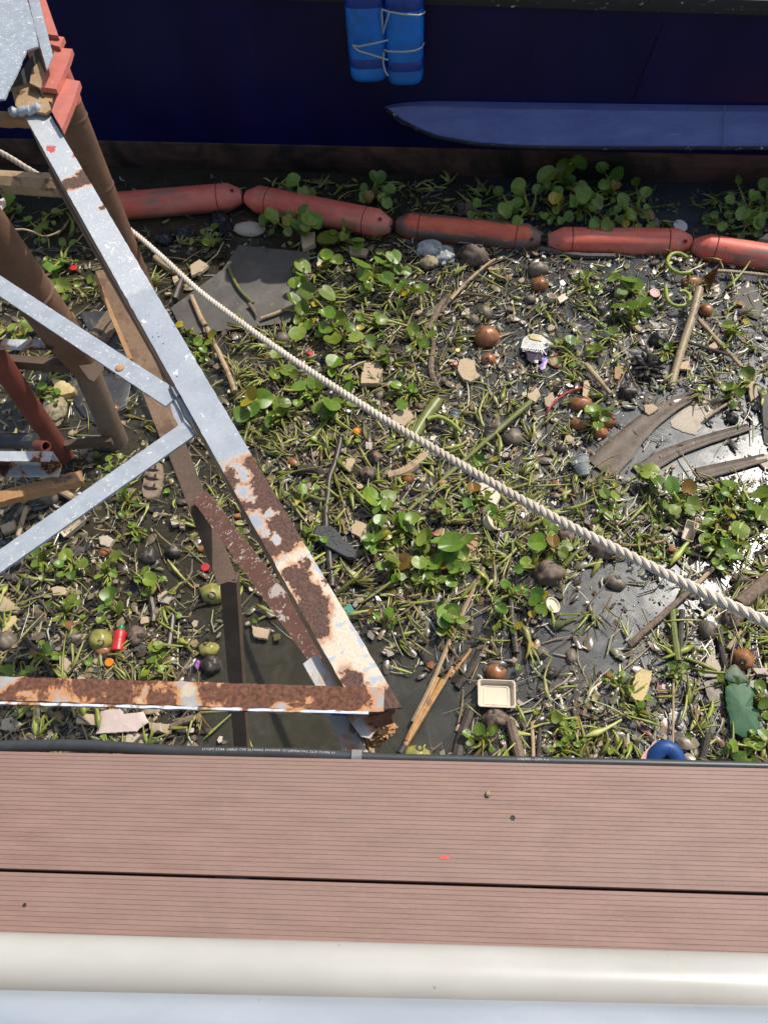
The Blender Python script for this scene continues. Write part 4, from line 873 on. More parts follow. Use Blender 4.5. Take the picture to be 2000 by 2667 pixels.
# foam and board pieces (polygons read off the photo)
FO = [([(782, 607), (820, 603), (822, 635), (788, 648)], M_FOAM, 'square pale box scrap with folded edge above the hyacinths', .05, .03),
      ([(908, 638), (960, 645), (955, 668), (912, 662)], M_FOAM, 'pale folded foam scrap above the three hyacinth leaves', .04, .02),
      ([(948, 942), (985, 936), (998, 955), (985, 1000), (940, 1003), (938, 985)], M_FOAM, 'layered cream foam slab with lined edges, beside the rope', .04, .03),
      ([(1195, 935), (1215, 928), (1236, 935), (1240, 965), (1252, 980), (1225, 997), (1205, 990), (1190, 965)], M_FOAM, 'heart shaped tan foam piece left of the wet brown coconuts', .035, .02),
      ([(1210, 803), (1222, 800), (1222, 820), (1200, 822)], M_FOAMW, 'small white foam crumb near the wet brown coconuts', .03, .02),
      ([(913, 1370), (930, 1355), (958, 1365), (968, 1395), (940, 1412), (938, 1398), (915, 1388)], M_FOAM, 'tan foam disc with a bite missing beside the black sole', .035, .02),
      ([(888, 1205), (915, 1187), (926, 1198), (912, 1228), (895, 1220)], M_FOAM, 'cream foam square beside the upright dark stick', .03, .015),
      ([(952, 1152), (970, 1152), (968, 1170), (953, 1168)], M_FOAMW, 'small pale foam cube below the orange ball', .03, .02),
      ([(1020, 1080), (1060, 1058), (1080, 1085), (1055, 1110), (1012, 1095)], M_FOAM, 'flaking cream board chunk just below the rope', .035, .02),
      ([(1112, 1435), (1165, 1420), (1240, 1385), (1265, 1398), (1240, 1440), (1200, 1485), (1150, 1480)], plastic('salmon_board', (.45, .26, .15), .7, .5), 'salmon coloured torn board under hyacinth leaves', .012, .01),
      ([(1236, 1252), (1262, 1240), (1305, 1290), (1292, 1315), (1262, 1300)], M_TRAY, 'cream foam box lid crossing under the rope', .045, .03),
      ([(655, 1628), (702, 1640), (696, 1664), (660, 1658)], M_FOAM, 'rectangular cream foam piece right of the bent brown leg', .03, .02),
      ([(690, 1590), (715, 1586), (722, 1603), (700, 1608)], M_FOAMW, 'small white scrap right of the bent brown leg', .02, .01),
      ([(0, 1545), (25, 1560), (58, 1588), (45, 1597), (-30, 1585)], M_FOAM, 'flat tan foam wedge at the left edge', .03, .02),
      ([(8, 1612), (40, 1602), (46, 1615), (20, 1642), (6, 1648)], M_FOAMY, 'speckled yellow scrap below the flat tan wedge', .02, .01),
      ([(262, 1850), (312, 1845), (322, 1858), (372, 1852), (388, 1880), (355, 1905), (250, 1912)], plastic('pink_board', (.6, .47, .42), .6, .6), 'pale pink plastic sheet below the rusty bottom beam', .03, .008),
      ([(202, 1858), (270, 1860), (264, 1890), (198, 1884)], M_FOAM, 'tan block left of the pale pink sheet', .03, .025),
      ([(385, 1880), (448, 1886), (446, 1910), (390, 1905)], M_FOAM, 'tan block right of the pale pink sheet', .03, .025),
      ([(330, 1908), (386, 1912), (375, 1940), (325, 1938)], M_FOAMW, 'white foam sheet piece under the pale pink sheet', .015, .01),
      ([(408, 1900), (420, 1882), (424, 1908)], M_FOAMW, 'small white pointed shard on the tan block', .045, .01),
      ([(5, 1875), (30, 1866), (60, 1885), (40, 1905), (0, 1900)], M_FOAMW, 'white torn sheet near the lower left corner of the rubbish', .02, .01),
      ([(410, 1550), (432, 1538), (452, 1548), (438, 1572), (412, 1566)], M_FOAMW, 'crumpled off white scrap below the lower brace', .03, .015),
      ([(155, 1708), (175, 1714), (186, 1728), (172, 1750), (155, 1738)], M_FOAM, 'cream foam chunk down and left of the red bottle', .03, .02),
      ([(368, 1605), (385, 1606), (390, 1620), (368, 1626)], M_FOAM, 'small tan foam chunk up and right of the red bottle', .025, .02),
      ([(132, 1532), (150, 1525), (180, 1532), (170, 1550), (140, 1552)], M_FOAM, 'tan foam pieces amid stems at lower left', .03, .02),
      ([(258, 1398), (280, 1392), (298, 1404), (285, 1425), (262, 1418)], M_FOAMW, 'pale folded scrap above the green rosette', .03, .02),
      ([(443, 1350), (458, 1345), (468, 1364), (450, 1370)], M_FOAMW, 'small white block on open water under the lower brace', .03, .02),
      ([(470, 1355), (482, 1352), (480, 1376), (468, 1374)], M_FOAM, 'small tan block beside the white block on open water', .03, .02),
      ([(1672, 1738), (1700, 1745), (1688, 1798), (1672, 1828), (1640, 1822), (1642, 1800), (1655, 1755)], M_FOAMY, 'porous yellow foam slab in the lower right', .035, .03),
      ([(1835, 1725), (1850, 1697), (1878, 1740), (1875, 1762), (1832, 1762)], M_FOAMW, 'white pointed foam piece above the brown board, lower right', .03, .015),
      ([(1958, 1740), (2030, 1740), (2030, 1760), (1968, 1755)], M_FOAMW, 'white board corner at the right edge above the lotus leaf', .03, .015),
      ([(1830, 1775), (1868, 1765), (1890, 1838), (1850, 1845)], M_SHELL, 'brown square board left of the green lotus leaf', .02, .01),
      ([(1712, 1770), (1746, 1792), (1740, 1815), (1718, 1820), (1708, 1795)], plastic('maroon_tile', (.2, .05, .04), .4, .5), 'maroon tile corner right of the yellow foam slab', .015, .01),
      ([(1655, 1895), (1668, 1870), (1690, 1905), (1705, 1925), (1680, 1912)], plastic('maroon_board', (.24, .06, .05), .4, .5), 'maroon triangular board corner left of the blue ring', .012, .01),
      ([(1675, 1868), (1720, 1835), (1800, 1850), (1790, 1960), (1745, 1950), (1700, 1905)], simple('muddy_board', (.11, .1, .1), (.17, .155, .15), 12, .35, .4, .002, dirt=(.3, .27, .24), dscale=10), 'big sunken muddy board above the blue ring', .008, .006),
      ([(1925, 745), (1955, 735), (1990, 780), (1975, 830), (1925, 815), (1900, 785)], M_SHEET, 'grey mud coated sheet right of the upright dead leaf', .015, .01),
      ([(1978, 1030), (2060, 1030), (2060, 1160), (1992, 1150)], M_SHEET, 'grey board upright at the right edge', .03, .02),
      ([(1745, 1095), (1800, 1040), (1880, 1045), (1850, 1080), (1810, 1132), (1780, 1125), (1748, 1110)], M_FOAMW, 'cream submerged board between the two dry banana sheaths', .006, .006),
      ([(1985, 1182), (2040, 1175), (2040, 1230), (1990, 1220), (1960, 1190)], M_FOAMW, 'white sheet corner at the right edge beside the sheath', .015, .01),
      ([(1675, 1055), (1698, 1052), (1715, 1065), (1690, 1080), (1680, 1075)], M_FOAM, 'pale scrap above the banana sheath', .03, .015),
      ([(1520, 988), (1532, 985), (1537, 1010), (1525, 1038), (1515, 1036)], M_FOAM, 'narrow tan strip above the wet orange coconut', .03, .012),
      ([(1378, 1005), (1402, 1010), (1408, 1032), (1392, 1050), (1372, 1035)], M_FOAM, 'cracked cream scrap at the end of the green cane', .03, .02),
      ([(1418, 1035), (1438, 1022), (1446, 1040), (1430, 1060), (1418, 1052)], M_FOAM, 'small cream scrap right of the green cane tip', .03, .02),
      ([(1450, 775), (1470, 762), (1480, 775), (1458, 790)], M_TRAY, 'white folded card beside the tan paper cup', .03, .01),
      ([(1600, 745), (1620, 735), (1640, 760), (1620, 775), (1600, 765)], M_FOAM, 'salmon foam disc behind the hyacinth stalks', .03, .02),
      ([(1845, 900), (1862, 890), (1870, 903), (1850, 915)], M_FOAM, 'small cream block left of the young rosette, upper right', .03, .02),
      ([(1770, 945), (1795, 935), (1797, 965), (1768, 962)], M_FOAM, 'tan shell like scrap beside the bamboo pole', .03, .015),
      ([(1945, 1000), (1962, 990), (1975, 1030), (1955, 1045)], M_FOAM, 'pair of pale scraps near the right edge above the sheath', .03, .015),
      ([(1975, 620), (2030, 590), (2030, 625), (1985, 622)], M_FOAMW, 'white broken foam corner behind the rightmost float', .06, .04),
      ([(1400, 925), (1425, 905), (1470, 930), (1462, 960), (1440, 955)], M_NUT, 'rusty red tile beside the snack wrapper', .012, .01),
      ([(495, 690), (520, 672), (545, 690), (530, 705), (500, 720)], M_FOAM, 'torn cream foam scrap beside the rope above the grey sheet', .04, .02),
      ([(448, 720), (462, 715), (468, 730), (455, 740)], M_FOAM, 'small cream crumb left of the rope', .03, .02),
      ([(0, 1370), (38, 1352), (42, 1378), (10, 1392)], M_FOAM, 'ribbed tan scrap at the left edge under the lower brace', .03, .02),
      ([(1305, 1740), (1500, 1740), (1500, 1741), (1305, 1741)], M_FOAM, '', 0, 0)][:-1]
for poly, mt, lab, z, th in FO: slab('board_scrap' if 'board' in lab or 'sheet' in lab or 'tile' in lab else 'foam_scrap', lab, 'scrap', poly, mt, z, th, dome=.002, tilt=RND.uniform(-.15, .15) if z > .02 else 0)
for k, x, y in (('heart shaped foam', 1218, 960), ('bitten foam disc', 940, 1385), ('pale pink sheet', 320, 1880), ('yellow foam slab', 1670, 1785), ('muddy board', 1745, 1890), ('foam clamshell', 1805, 1390), ('layered cream slab', 965, 970), ('salmon board', 1180, 1440), ('cream wedge at the left edge', 20, 1580), ('submerged cream board', 1810, 1085), ('maroon tile', 1728, 1795)): land(k, x, y)
# trays
def tray(px, py, w_, h_, rz, label, z=.02, lm=None, tilt=(0, 0)):
    root = thing('food_tray', label, 'food tray', P(px, py, 0)); c = P(px, py, z); a, b = W(px, py, w_), W(px, py, h_)*1.04
    def ring(sx, sy, zz, r=.22, n=6):
        out = []
        for q in range(4):
            ang0 = q*math.pi/2; cxn = (1 if q in (0, 3) else -1)*(sx - r*min(sx, sy)); cyn = (1 if q in (0, 1) else -1)*(sy - r*min(sx, sy))
            for k in range(n): t_ = ang0 + k/(n-1)*math.pi/2; out.append((cxn + math.cos(t_)*r*min(sx, sy), cyn + math.sin(t_)*r*min(sx, sy), zz))
        return out
    prof = [(.78, -.012), (.95, .016), (1, .018), (1, .021), (.95, .022), (.9, .019), (.82, -.002), (.8, -.005), (.7, -.006), (.69, -.003), (.62, -.003), (.61, -.006), (.3, -.006)]
    rows = [ring(a*s_, b*s_, zz) for s_, zz in prof]; n = len(rows[0]); ca, sa = math.cos(rz), math.sin(rz)
    vs = [(c.x + x*ca - y*sa, c.y + x*sa + y*ca, c.z + zz + tilt[0]*x + tilt[1]*y) for r in rows for x, y, zz in r]
    m = MB(); m.add(vs, [(j*n+i, j*n+(i+1) % n, (j+1)*n+(i+1) % n, (j+1)*n+i) for j in range(len(rows)-1) for i in range(n)] + [tuple(range(n))[::-1], tuple((len(rows)-1)*n+i for i in range(n))])
    m.build('tray_body', M_TRAY, root, angle=35)
    if lm: land(lm, px, py)
tray(1292, 1810, 48, 35, -.02, 'cream foam food tray floating empty between brown coconuts', .03, lm='cream food tray')
tray(195, 1372, 36, 17, .75, 'small cream ribbed foam tray tucked under the lower grey brace', .03, lm='small ribbed tray', tilt=(.2, -.3))
tray(1792, 1388, 27, 14, 1.2, 'left half of the open cream foam clamshell by the green rosettes', .035, tilt=(.2, .1))
tray(1818, 1372, 27, 13, 1.2, 'right half of the open cream foam clamshell by the green rosettes', .045, tilt=(-.5, .1))
# shoe sole and sandal
Z7 = lambda x, y: (700 + x*.42194, 1000 + y*.42194)
sole = thing('shoe_sole', 'black rubber shoe sole lying upside down right of the rusty beam', 'shoe', P(870, 1410, 0)); land('black shoe sole', 870, 1410)
SO = [Z7(*q) for q in ((275, 905), (300, 872), (350, 864), (405, 885), (440, 925), (470, 965), (520, 1000), (545, 1040), (532, 1075), (490, 1072), (430, 1042), (385, 1015), (325, 985), (280, 945))]
m = MB(); m.prism(outline(SO, .055, .0005), .03, .055, inset=.06); m.build('outsole', M_SOLE, sole)
cx = sum(p[0] for p in SO)/14; cy = sum(p[1] for p in SO)/14
for L in ([(300, 925), (370, 900), (410, 915)], [(345, 880), (375, 930), (420, 990)], [(375, 940), (430, 935)], [(480, 1020), (520, 1035)], [(505, 1005), (490, 1055)], [(310, 890), (330, 930), (350, 965)], [(430, 960), (450, 985), (440, 1010)]):
    m = MB(); m.tube([P(*Z7(*q), .0565) for q in L], .0016, 6, .7); m.build('tread_rib', M_SHEET, sole)
sd = thing('sandal', 'brown sandal with two buckled straps below the brace junction', 'sandal', P(395, 1255, 0)); land('brown sandal', 395, 1255)
Z3 = lambda x, y: (x*.42194, 1200 + y*.42194)
SA = [Z3(*q) for q in ((890, 10), (945, -10), (1000, 15), (1008, 80), (1000, 150), (975, 215), (930, 245), (885, 225), (875, 180), (885, 120), (895, 70))]
M_LEATH = simple('tan_leather', (.2, .14, .09), (.3, .22, .15), 40, .7, .5, .0015)
m = MB(); m.prism(outline(SA, .03, .0008), .004, .03, inset=.05); m.build('sandal_sole', M_LEATH, sd)
for a, b in (((888, 90), (1006, 118)), ((882, 155), (1000, 175)), ((892, 45), (1004, 60))):
    A_ = P(*Z3(*a), .02); B_ = P(*Z3(*b), .02); pts = [A_.lerp(B_, k/10) + Vector((0, 0, .034*math.sin(math.pi*k/10))) for k in range(11)]
    m = MB(); m.tube(pts, .011, 8, .22); st = m.build('strap', M_LEATH, sd)
    m = MB(); q = pts[7]; m.box((q.x, q.y, q.z+.003), (.014, .016, .003), .2, bev=.001); m.build('buckle', M_DARKM, st)
# bottles and caps
def along(a, b, z, prof, n=20, flat=1.0):
    A_ = P(*a, z); B_ = P(*b, z); m = MB(); L = (B_-A_).length; m.lathe(A_, B_-A_, [(r, h*L) for r, h in prof], n, flat=flat); return m
rb = thing('squeeze_bottle', 'small bright red squeeze bottle with a green cap', 'bottle', P(310, 1665, 0)); land('red squeeze bottle', 310, 1665)
u = W(310, 1665, 1)
along((307, 1698), (316, 1640), .022, [(0, .01), (16*u, 0), (18*u, .03), (18.5*u, .2), (16*u, .42), (16*u, .55), (18.5*u, .75), (17*u, .88), (9*u, .98), (8*u, 1.0)]).build('bottle_body', M_RED, rb)
along((316, 1641), (318, 1627), .022, [(8.5*u, 0), (9*u, .05), (8.5*u, .6), (5*u, .65), (4*u, 1.0)], 16).build('cap', M_GREENP, rb)
def cup(name, label, a, b, ra, rb_, mat, za=.02, zb_=.05, lm=None, rings=True, cat='cup'):
    A_ = P(*a, za); B_ = P(*b, zb_); L = (B_-A_).length; u = mpp(*a)
    root = thing(name, label, cat, P(*a, 0)); m = MB()
    m.lathe(A_, B_-A_, [(ra*u, 0), (lerp(ra, rb_, .5)*u, L*.5), (rb_*u, L), (rb_*u*1.08, L), (rb_*u*1.08, L*.96), (rb_*u*.95, L*.96), (ra*u*.9, L*.06), (.0001, L*.05)], 20); m.build('cup_wall', mat, root)
    if rings:
        for h in (.25, .6): m = MB(); m.lathe(A_, B_-A_, [(lerp(ra, rb_, h)*u, L*(h-.03)), (lerp(ra, rb_, h)*u*1.05, L*h), (lerp(ra, rb_, h)*u, L*(h+.03))], 20); m.build('cup_rib', mat, root)
    if lm: land(lm, (a[0]+b[0])/2, (a[1]+b[1])/2)
cup('plastic_cup', 'clear plastic cup standing tilted beside the big dry sheath', (1520, 1240), (1508, 1190), 16, 24, M_CLEAR, .03, .06, 'clear cup beside the sheath')
cup('plastic_cup', 'translucent cup among hyacinths right of the wrapper', (1573, 878), (1585, 862), 13, 12, M_BAG, .02, .06, 'translucent cup', False)
cup('paper_cup', 'small tan paper cup above the snack wrapper', (1432, 783), (1436, 770), 8, 12, M_TRAY, .02, .05, 'tan paper cup', False)
cup('glass_vial', 'clear ribbed vial left of the green cane', (1183, 1088), (1190, 1066), 12, 12, M_BAG, .02, .05, 'clear vial')
cup('brown_jar', 'brown ribbed plastic jar beside the green cane', (1272, 1142), (1278, 1110), 13, 16, M_SHELL, .02, .06, 'brown ribbed jar', cat='jar')
cup('plastic_cup', 'round clear cup bottom below the rope near the centre right', (1325, 1405), (1325, 1398), 17, 17, M_BAG, .01, .03, 'clear cup bottom', False)
cup('paper_bowl', 'cream round cup with ridged rim lying beside the salmon board', (1270, 1365), (1288, 1355), 20, 26, M_TRAY, .02, .05, 'ridged cream cup')
cup('coil_lid', 'pale round lid with rings beside the dark stem, lower middle', (1432, 1580), (1440, 1575), 16, 20, M_TRAY, .01, .03, 'ringed pale lid', cat='lid')
def disc(px, py, rx, ry, mat, label, name='bottle_cap', cat='bottle cap', z=.02, lm=None, group=None):
    u = mpp(px, py); m = MB(); m.lathe(P(px, py, z), (.15, -.2, 1), [(rx*u*.96, -.008), (rx*u, -.002), (rx*u*.96, .003), (rx*u*.7, .0035), (rx*u*.66, .002)], 18); o = solo(m, name, mat, px, py, label, cat, group)
    if lm: land(lm, px, py)
for q in ((1771, 588, 19, 15, M_WHITEP, 'round white lid floating behind the fourth float', 'lid', 'lid', .03, 'white round lid'),
          (535, 1477, 11, 10, M_RED, 'round red cap on open water left of the bent brown leg', 'bottle_cap', 'bottle cap', .03, 'red cap near the leg'),
          (811, 920, 8, 7, M_RED, 'small pink red cap among stems right of the rope top', 'bottle_cap', 'bottle cap', .04, None),
          (1185, 947, 6, 6, M_RED, 'tiny red cap left of the heart shaped foam', 'bottle_cap', 'bottle cap', .03, None),
          (1191, 912, 6, 5, M_YELLOWP, 'tiny yellow cap above the heart shaped foam', 'bottle_cap', 'bottle cap', .03, None),
          (285, 1725, 11, 8, M_ORANGEP, 'orange cap just below the red squeeze bottle', 'bottle_cap', 'bottle cap', .03, None),
          (1380, 1680, 10, 9, M_ORANGEP, 'orange ring cap with pale centre right of the food tray', 'bottle_cap', 'bottle cap', .02, None),
          (1704, 763, 14, 10, M_PINKP, 'red rounded lid above the broken bamboo pole', 'bottle_cap', 'bottle cap', .03, None),
          (192, 696, 10, 6, M_RED, 'bright red scrap among the stems behind the leaning pile', 'bottle_cap', 'bottle cap', .03, None)): disc(q[0], q[1], q[2], q[3], q[4], q[5], q[6], q[7], q[8], q[9])
m = MB(); m.blob(P(928, 1125, .03), (W(928, 1125, 11),)*3, 2, .05, 16, 12); solo(m, 'orange_ball', M_ORANGEP, 928, 1125, 'small bright orange ball left of the rope', 'ball'); land('orange ball', 928, 1125)
for px, py, lab in ((1024, 1543, 'small orange petal scrap beside the bent dark stick'), (845, 0, '')):
    if lab: m = MB(); m.blob(P(px, py, .02), (W(px, py, 7), W(px, py, 8), .006), 3, .4, 10, 6); solo(m, 'petal', M_YELLOWP, px, py, lab, 'petal')
m = MB(); m.blob(P(515, 1730, .02), (W(515, 1730, 6), W(515, 1730, 14), .01), 5, .5, 12, 8, fs_=4); solo(m, 'purple_scrap', M_PURPLE, 515, 1730, 'small purple plastic scrap beside the black nut', 'scrap')
slab('perforated_basket', 'teal perforated plastic scrap right of the rusty blotches', 'scrap', [(888, 1585), (910, 1570), (925, 1590), (918, 1610), (895, 1612)], M_TEALP, .02, .008)
stick('red_string', 'thin red string across the green stems below the wrapper', 'string', [(1425, 1070), (1450, 1040), (1485, 1018), (1520, 1008)], 2, M_RED, .03)
slab('lotus_leaf', 'large torn green lotus leaf at the lower right', 'leaf', [(1888, 1790), (1910, 1777), (1945, 1780), (1962, 1800), (1958, 1840), (1975, 1850), (1980, 1880), (1975, 1908), (1940, 1917), (1905, 1905), (1900, 1860), (1890, 1830)], M_LOTUS, .05, .006, dome=.012, jit=.004, lm='green lotus leaf', z0=0, tilt=.1)
slab('lotus_leaf', 'faded grey green lotus leaf above the green one', 'leaf', [(1885, 1765), (1890, 1745), (1913, 1728), (1930, 1745), (1952, 1775), (1920, 1780), (1897, 1773)], M_LOTUSD, .065, .006, dome=.008, jit=.003, z0=0)
m = MB(); A_ = [P(1690, 2025, .0), P(1700, 1978, .05), P(1722, 1950, .08), P(1748, 1952, .08), P(1766, 1985, .06), P(1772, 2040, .01)]
m.tube(catmull(A_, .02), W(1740, 1950, 20), 16); solo(m, 'foam_ring', M_BLUEP, 1730, 1960, 'bright blue curved foam tube rising beside the deck edge', 'swim ring'); land('blue foam ring', 1730, 1960)
m = MB(); m.blob(P(1733, 1995, .02), (W(1733, 1995, 26), W(1733, 1995, 30), .05), 7, .12, 16, 10); solo(m, 'grey_lump', M_SHELL, 1733, 1995, 'grey rounded lump inside the blue foam ring at the deck edge', 'foam')
slab('pink_panel', 'salmon pink panel edge just left of the blue ring', 'scrap', [(1652, 2005), (1675, 1960), (1705, 1928), (1715, 1935), (1690, 1960), (1675, 2005)], M_PINKP, .06, .01)
# snack wrapper
wr = thing('snack_wrapper', 'crumpled white and dark purple snack wrapper with upside down lettering', 'wrapper', P(1402, 915, 0)); land('snack wrapper', 1402, 915)
ZW = lambda x, y: (1330 + x*.09645, 840 + y*.09645)
def wslab(L, z, mat, name, lift=0): 
    m = MB(); m.prism(outline([ZW(*q) for q in L], z, .001, .008), max(0, z-.006), z, inset=.02, dome=.004); return m.build(name, mat, wr)
M_FOIL = simple('foil_white', (.42, .42, .4), (.7, .66, .56), 30, .22, .9, .006); M_FOILD = simple('foil_dark', (.02, .014, .03), (.05, .035, .06), 30, .5, .4, .002, spec=.2)
wslab([(270, 620), (330, 420), (440, 340), (600, 290), (800, 330), (960, 430), (1140, 570), (1150, 700), (1080, 780), (1050, 920), (900, 940), (600, 900), (420, 850), (250, 700)], .026, M_FOIL, 'wrapper_bag')
wslab([(240, 680), (400, 690), (640, 720), (860, 740), (1050, 640), (1180, 600), (1140, 720), (1070, 800), (1040, 950), (950, 1050), (700, 1040), (560, 1100), (440, 1000), (420, 850)], .033, M_FOILD, 'dark_panel')
wslab([(820, 950), (960, 940), (1010, 1000), (960, 1120), (930, 1240), (820, 1290), (760, 1180), (850, 1080)], .037, simple('lilac_print', (.2, .12, .4), (.42, .3, .6), 60, .4, .4), 'printed_flower')
wslab([(640, 1010), (740, 1010), (730, 1090), (630, 1080)], .036, M_FOILD if False else M_WHITEP, 'printed_square')
wslab([(470, 330), (640, 310), (820, 400), (830, 500), (700, 480), (520, 430)], .034, simple('gold_print', (.5, .38, .16), (.62, .52, .28), 60, .4, .4), 'printed_patch')
def flat_text(text, a, b, z, h, mat, parent, name='lettering', th=.0012):
    cu = bpy.data.curves.new('t', 'FONT'); cu.body = text; cu.size = 1; cu.extrude = .02; cu.resolution_u = 2
    to = bpy.data.objects.new('t', cu); C.objects.link(to); bpy.context.view_layer.update()
    me = bpy.data.meshes.new_from_object(to.evaluated_get(bpy.context.evaluated_depsgraph_get())); C.objects.unlink(to); bpy.data.objects.remove(to)
    xs = [v.co.x for v in me.vertices]; x0, x1 = min(xs), max(xs); A_ = P(*a, z); B_ = P(*b, z); d = (B_-A_); L = d.length; d.normalize(); e = Vector((-d.y, d.x, 0))
    pl = worldloc(parent)
    for v in me.vertices:
        q = A_ + d*((v.co.x-x0)/(x1-x0)*L) + e*(v.co.y*h) + Vector((0, 0, v.co.z*.03)); v.co = q - pl
    me.materials.clear(); me.materials.append(mat); o = bpy.data.objects.new(name, me); C.objects.link(o); o.parent = parent; return o
flat_text('Nutmoji', ZW(985, 745), ZW(330, 655), .045, .052, simple('white_print', (.75, .74, .7), bump=0), wr)
# dark palm nut cluster
pc = thing('palm_seed_cluster', 'dark dried seed cluster like a rosette right of centre', 'seed cluster', P(1690, 950, 0)); land('dark seed cluster', 1690, 950)
for k in range(18):
    a = k*2.4; rr = 6 + 30*math.sqrt(k/18); px, py = 1690 + rr*math.cos(a), 950 + rr*.95*math.sin(a); d = Vector((math.cos(a), -math.sin(a), .9 if k < 6 else .35)).normalized()
    m = MB(); q = P(px, py, .05 - .025*k/18); m.blob(q, (.015, .011, .034), k, .15, 10, 8, axis=d, fs_=1.5); m.build('seed_pod', M_HUSKD, pc, angle=30)
# coconuts etc.
for q in ((1236, 668, 34, 31, 'husk', 'split brown coconut husk with a dark hole just under the middle float', 0, 'split coconut under the floats'),
          (1400, 703, 27, 20, 'shell', 'tilted brown shell above the orange brown ball', .2, None), (1405, 742, 23, 20, 'orange', 'round orange brown nut below the tilted shell, right of centre', 0, 'orange brown nut'),
          (1266, 878, 34, 28, 'orange', 'large wet brown coconut with blotches above a smaller one', 0, 'large wet coconut'), (1272, 938, 20, 18, 'orange', 'small wet brown coconut half under water', 0, None),
          (1800, 736, 27, 15, 'orange', 'wet orange brown nut beside the upright dead leaf', 0, None), (1838, 808, 17, 19, 'orange', 'orange nut right of the broken bamboo pole', 0, None),
          (1714, 884, 22, 22, 'dark', 'dark striped coconut above the dark seed cluster', 0, None), (1635, 1021, 24, 24, 'dark', 'round dark coconut ringed by water above the sheath', 0, 'round dark coconut'),
          (1512, 1053, 32, 20, 'orange', 'wet reddish nut with dark centre above the lone leaf', .1, 'reddish nut'), (1510, 1107, 25, 18, 'orange', 'reddish brown nut below the lone leaf', 0, None), (1577, 1095, 27, 22, 'orange', 'blotched orange nut right of the lone leaf', .3, None),
          (1335, 1142, 26, 24, 'shell', 'grey sunken coconut right of the ribbed jar', 0, None), (1460, 1172, 17, 14, 'dark', 'small dark nut left of the clear cup', 0, None),
          (1426, 1492, 38, 33, 'husk', 'big hairy brown coconut husk with green stems around it', 0, 'big hairy coconut'), (1345, 1397, 14, 15, 'dark', 'small dark nut beside the clear cup bottom', 0, None),
          (1575, 1432, 42, 26, 'husk', 'brown husk bowl behind the rope with a red scrap inside', 0, 'husk bowl behind the rope'), (1602, 1518, 28, 17, 'shell', 'wet brown shell piece right of the big hairy coconut', -.4, None),
          (1905, 1615, 27, 26, 'husk', 'round brown coconut close under the rope at lower right', 0, 'coconut under the rope'), (1842, 1640, 22, 26, 'shell', 'open half shell with pale rim at lower right', 0, 'open half shell'), (1933, 1717, 29, 27, 'orange', 'orange brown coconut above the faded lotus leaf', 0, 'orange coconut above the lotus leaf'),
          (1928, 1510, 22, 18, 'husk', 'dark coconut above the rope near the right edge', 0, None), (1838, 1578, 18, 14, 'dark', 'sunken brown nut touching the rope, lower right', 0, None), (1905, 1090, 17, 15, 'dark', 'small dark coconut between the sheaths at the right', 0, None),
          (1290, 1752, 27, 22, 'orange', 'orange brown coconut directly above the cream food tray', 0, 'coconut above the tray'), (1292, 1872, 34, 26, 'husk', 'brown double lobed husk directly below the cream food tray', .2, 'husk below the tray'),
          (1408, 1700, 20, 15, 'shell', 'brown clover shaped husk piece right of the food tray', 0, None), (1388, 1658, 13, 10, 'dark', 'small dark stone like nut above the clover shaped husk', 0, None), (1432, 1752, 19, 16, 'dark', 'dark grey nut right of the coconut above the tray', 0, None),
          (975, 1194, 21, 20, 'dark', 'round dark nut with an orange leaf on it, centre', 0, 'dark nut with orange leaf'), (960, 1235, 24, 20, 'husk', 'muddy husk lump below the dark nut at the centre', 0, None), (1060, 1402, 11, 11, 'dark', 'small dark ball left of the pair of glossy leaves', 0, None),
          (1085, 1968, 34, 26, 'green', 'orange green fruit half under the deck edge beside the broken handle', 0, 'fruit at the deck edge'),
          (390, 1450, 26, 26, 'dark', 'dark striped coconut on open water below the lower brace', 0, 'dark striped coconut'), (452, 1437, 22, 18, 'dark', 'fibrous dark husk right of the dark striped coconut', 0, None),
          (130, 1295, 28, 24, 'shell', 'ribbed grey brown coconut left of the lower brace', 0, 'ribbed coconut at left'), (558, 1545, 36, 26, 'green', 'mottled orange green fruit behind the bent brown leg', 0, 'fruit behind the leg'),
          (264, 1668, 32, 28, 'green', 'mottled yellow green fruit left of the red squeeze bottle', 0, 'yellow green fruit'), (268, 1695, 22, 14, 'orange', 'olive brown nut just below the yellow green fruit', 0, None), (358, 1655, 26, 25, 'husk', 'wrinkled brown husk right of the red squeeze bottle', 0, 'wrinkled husk'),
          (195, 1660, 22, 16, 'shell', 'sunken brown nut left of the yellow green fruit', 0, None), (76, 1712, 16, 15, 'dark', 'black glossy nut, lower left', 0, None), (32, 1722, 22, 16, 'dark', 'ribbed dark nut at lower left edge', 0, None), (18, 1672, 26, 24, 'shell', 'brown sunken nut at the left edge', 0, None),
          (545, 1692, 26, 20, 'green', 'yellow green fruit left of the bent brown leg', 0, 'small fruit beside the leg'), (552, 1732, 26, 24, 'dark', 'crumpled black husk under the small yellow fruit', 0, 'crumpled black husk'), (82, 1520, 20, 18, 'dark', 'dark striped husk at left below the brace', 0, None),
          (100, 1490, 14, 10, 'dark', 'small black nut at left below the brace', 0, None), (1262, 815, 20, 22, 'shell', 'split pale brown shell above the large wet coconut', 0, None), (1380, 780, 16, 12, 'shell', 'brown shell scrap left of the tan paper cup', 0, None),
          (1700, 585, 17, 22, 'shell', 'brown nut at the right foot of the tall shaded hyacinths', 0, None), (1215, 548, 24, 20, 'husk', 'brown lump in the shade behind the middle float', 0, None), (800, 1750, 1, 1, 'dark', '', 0, None)):
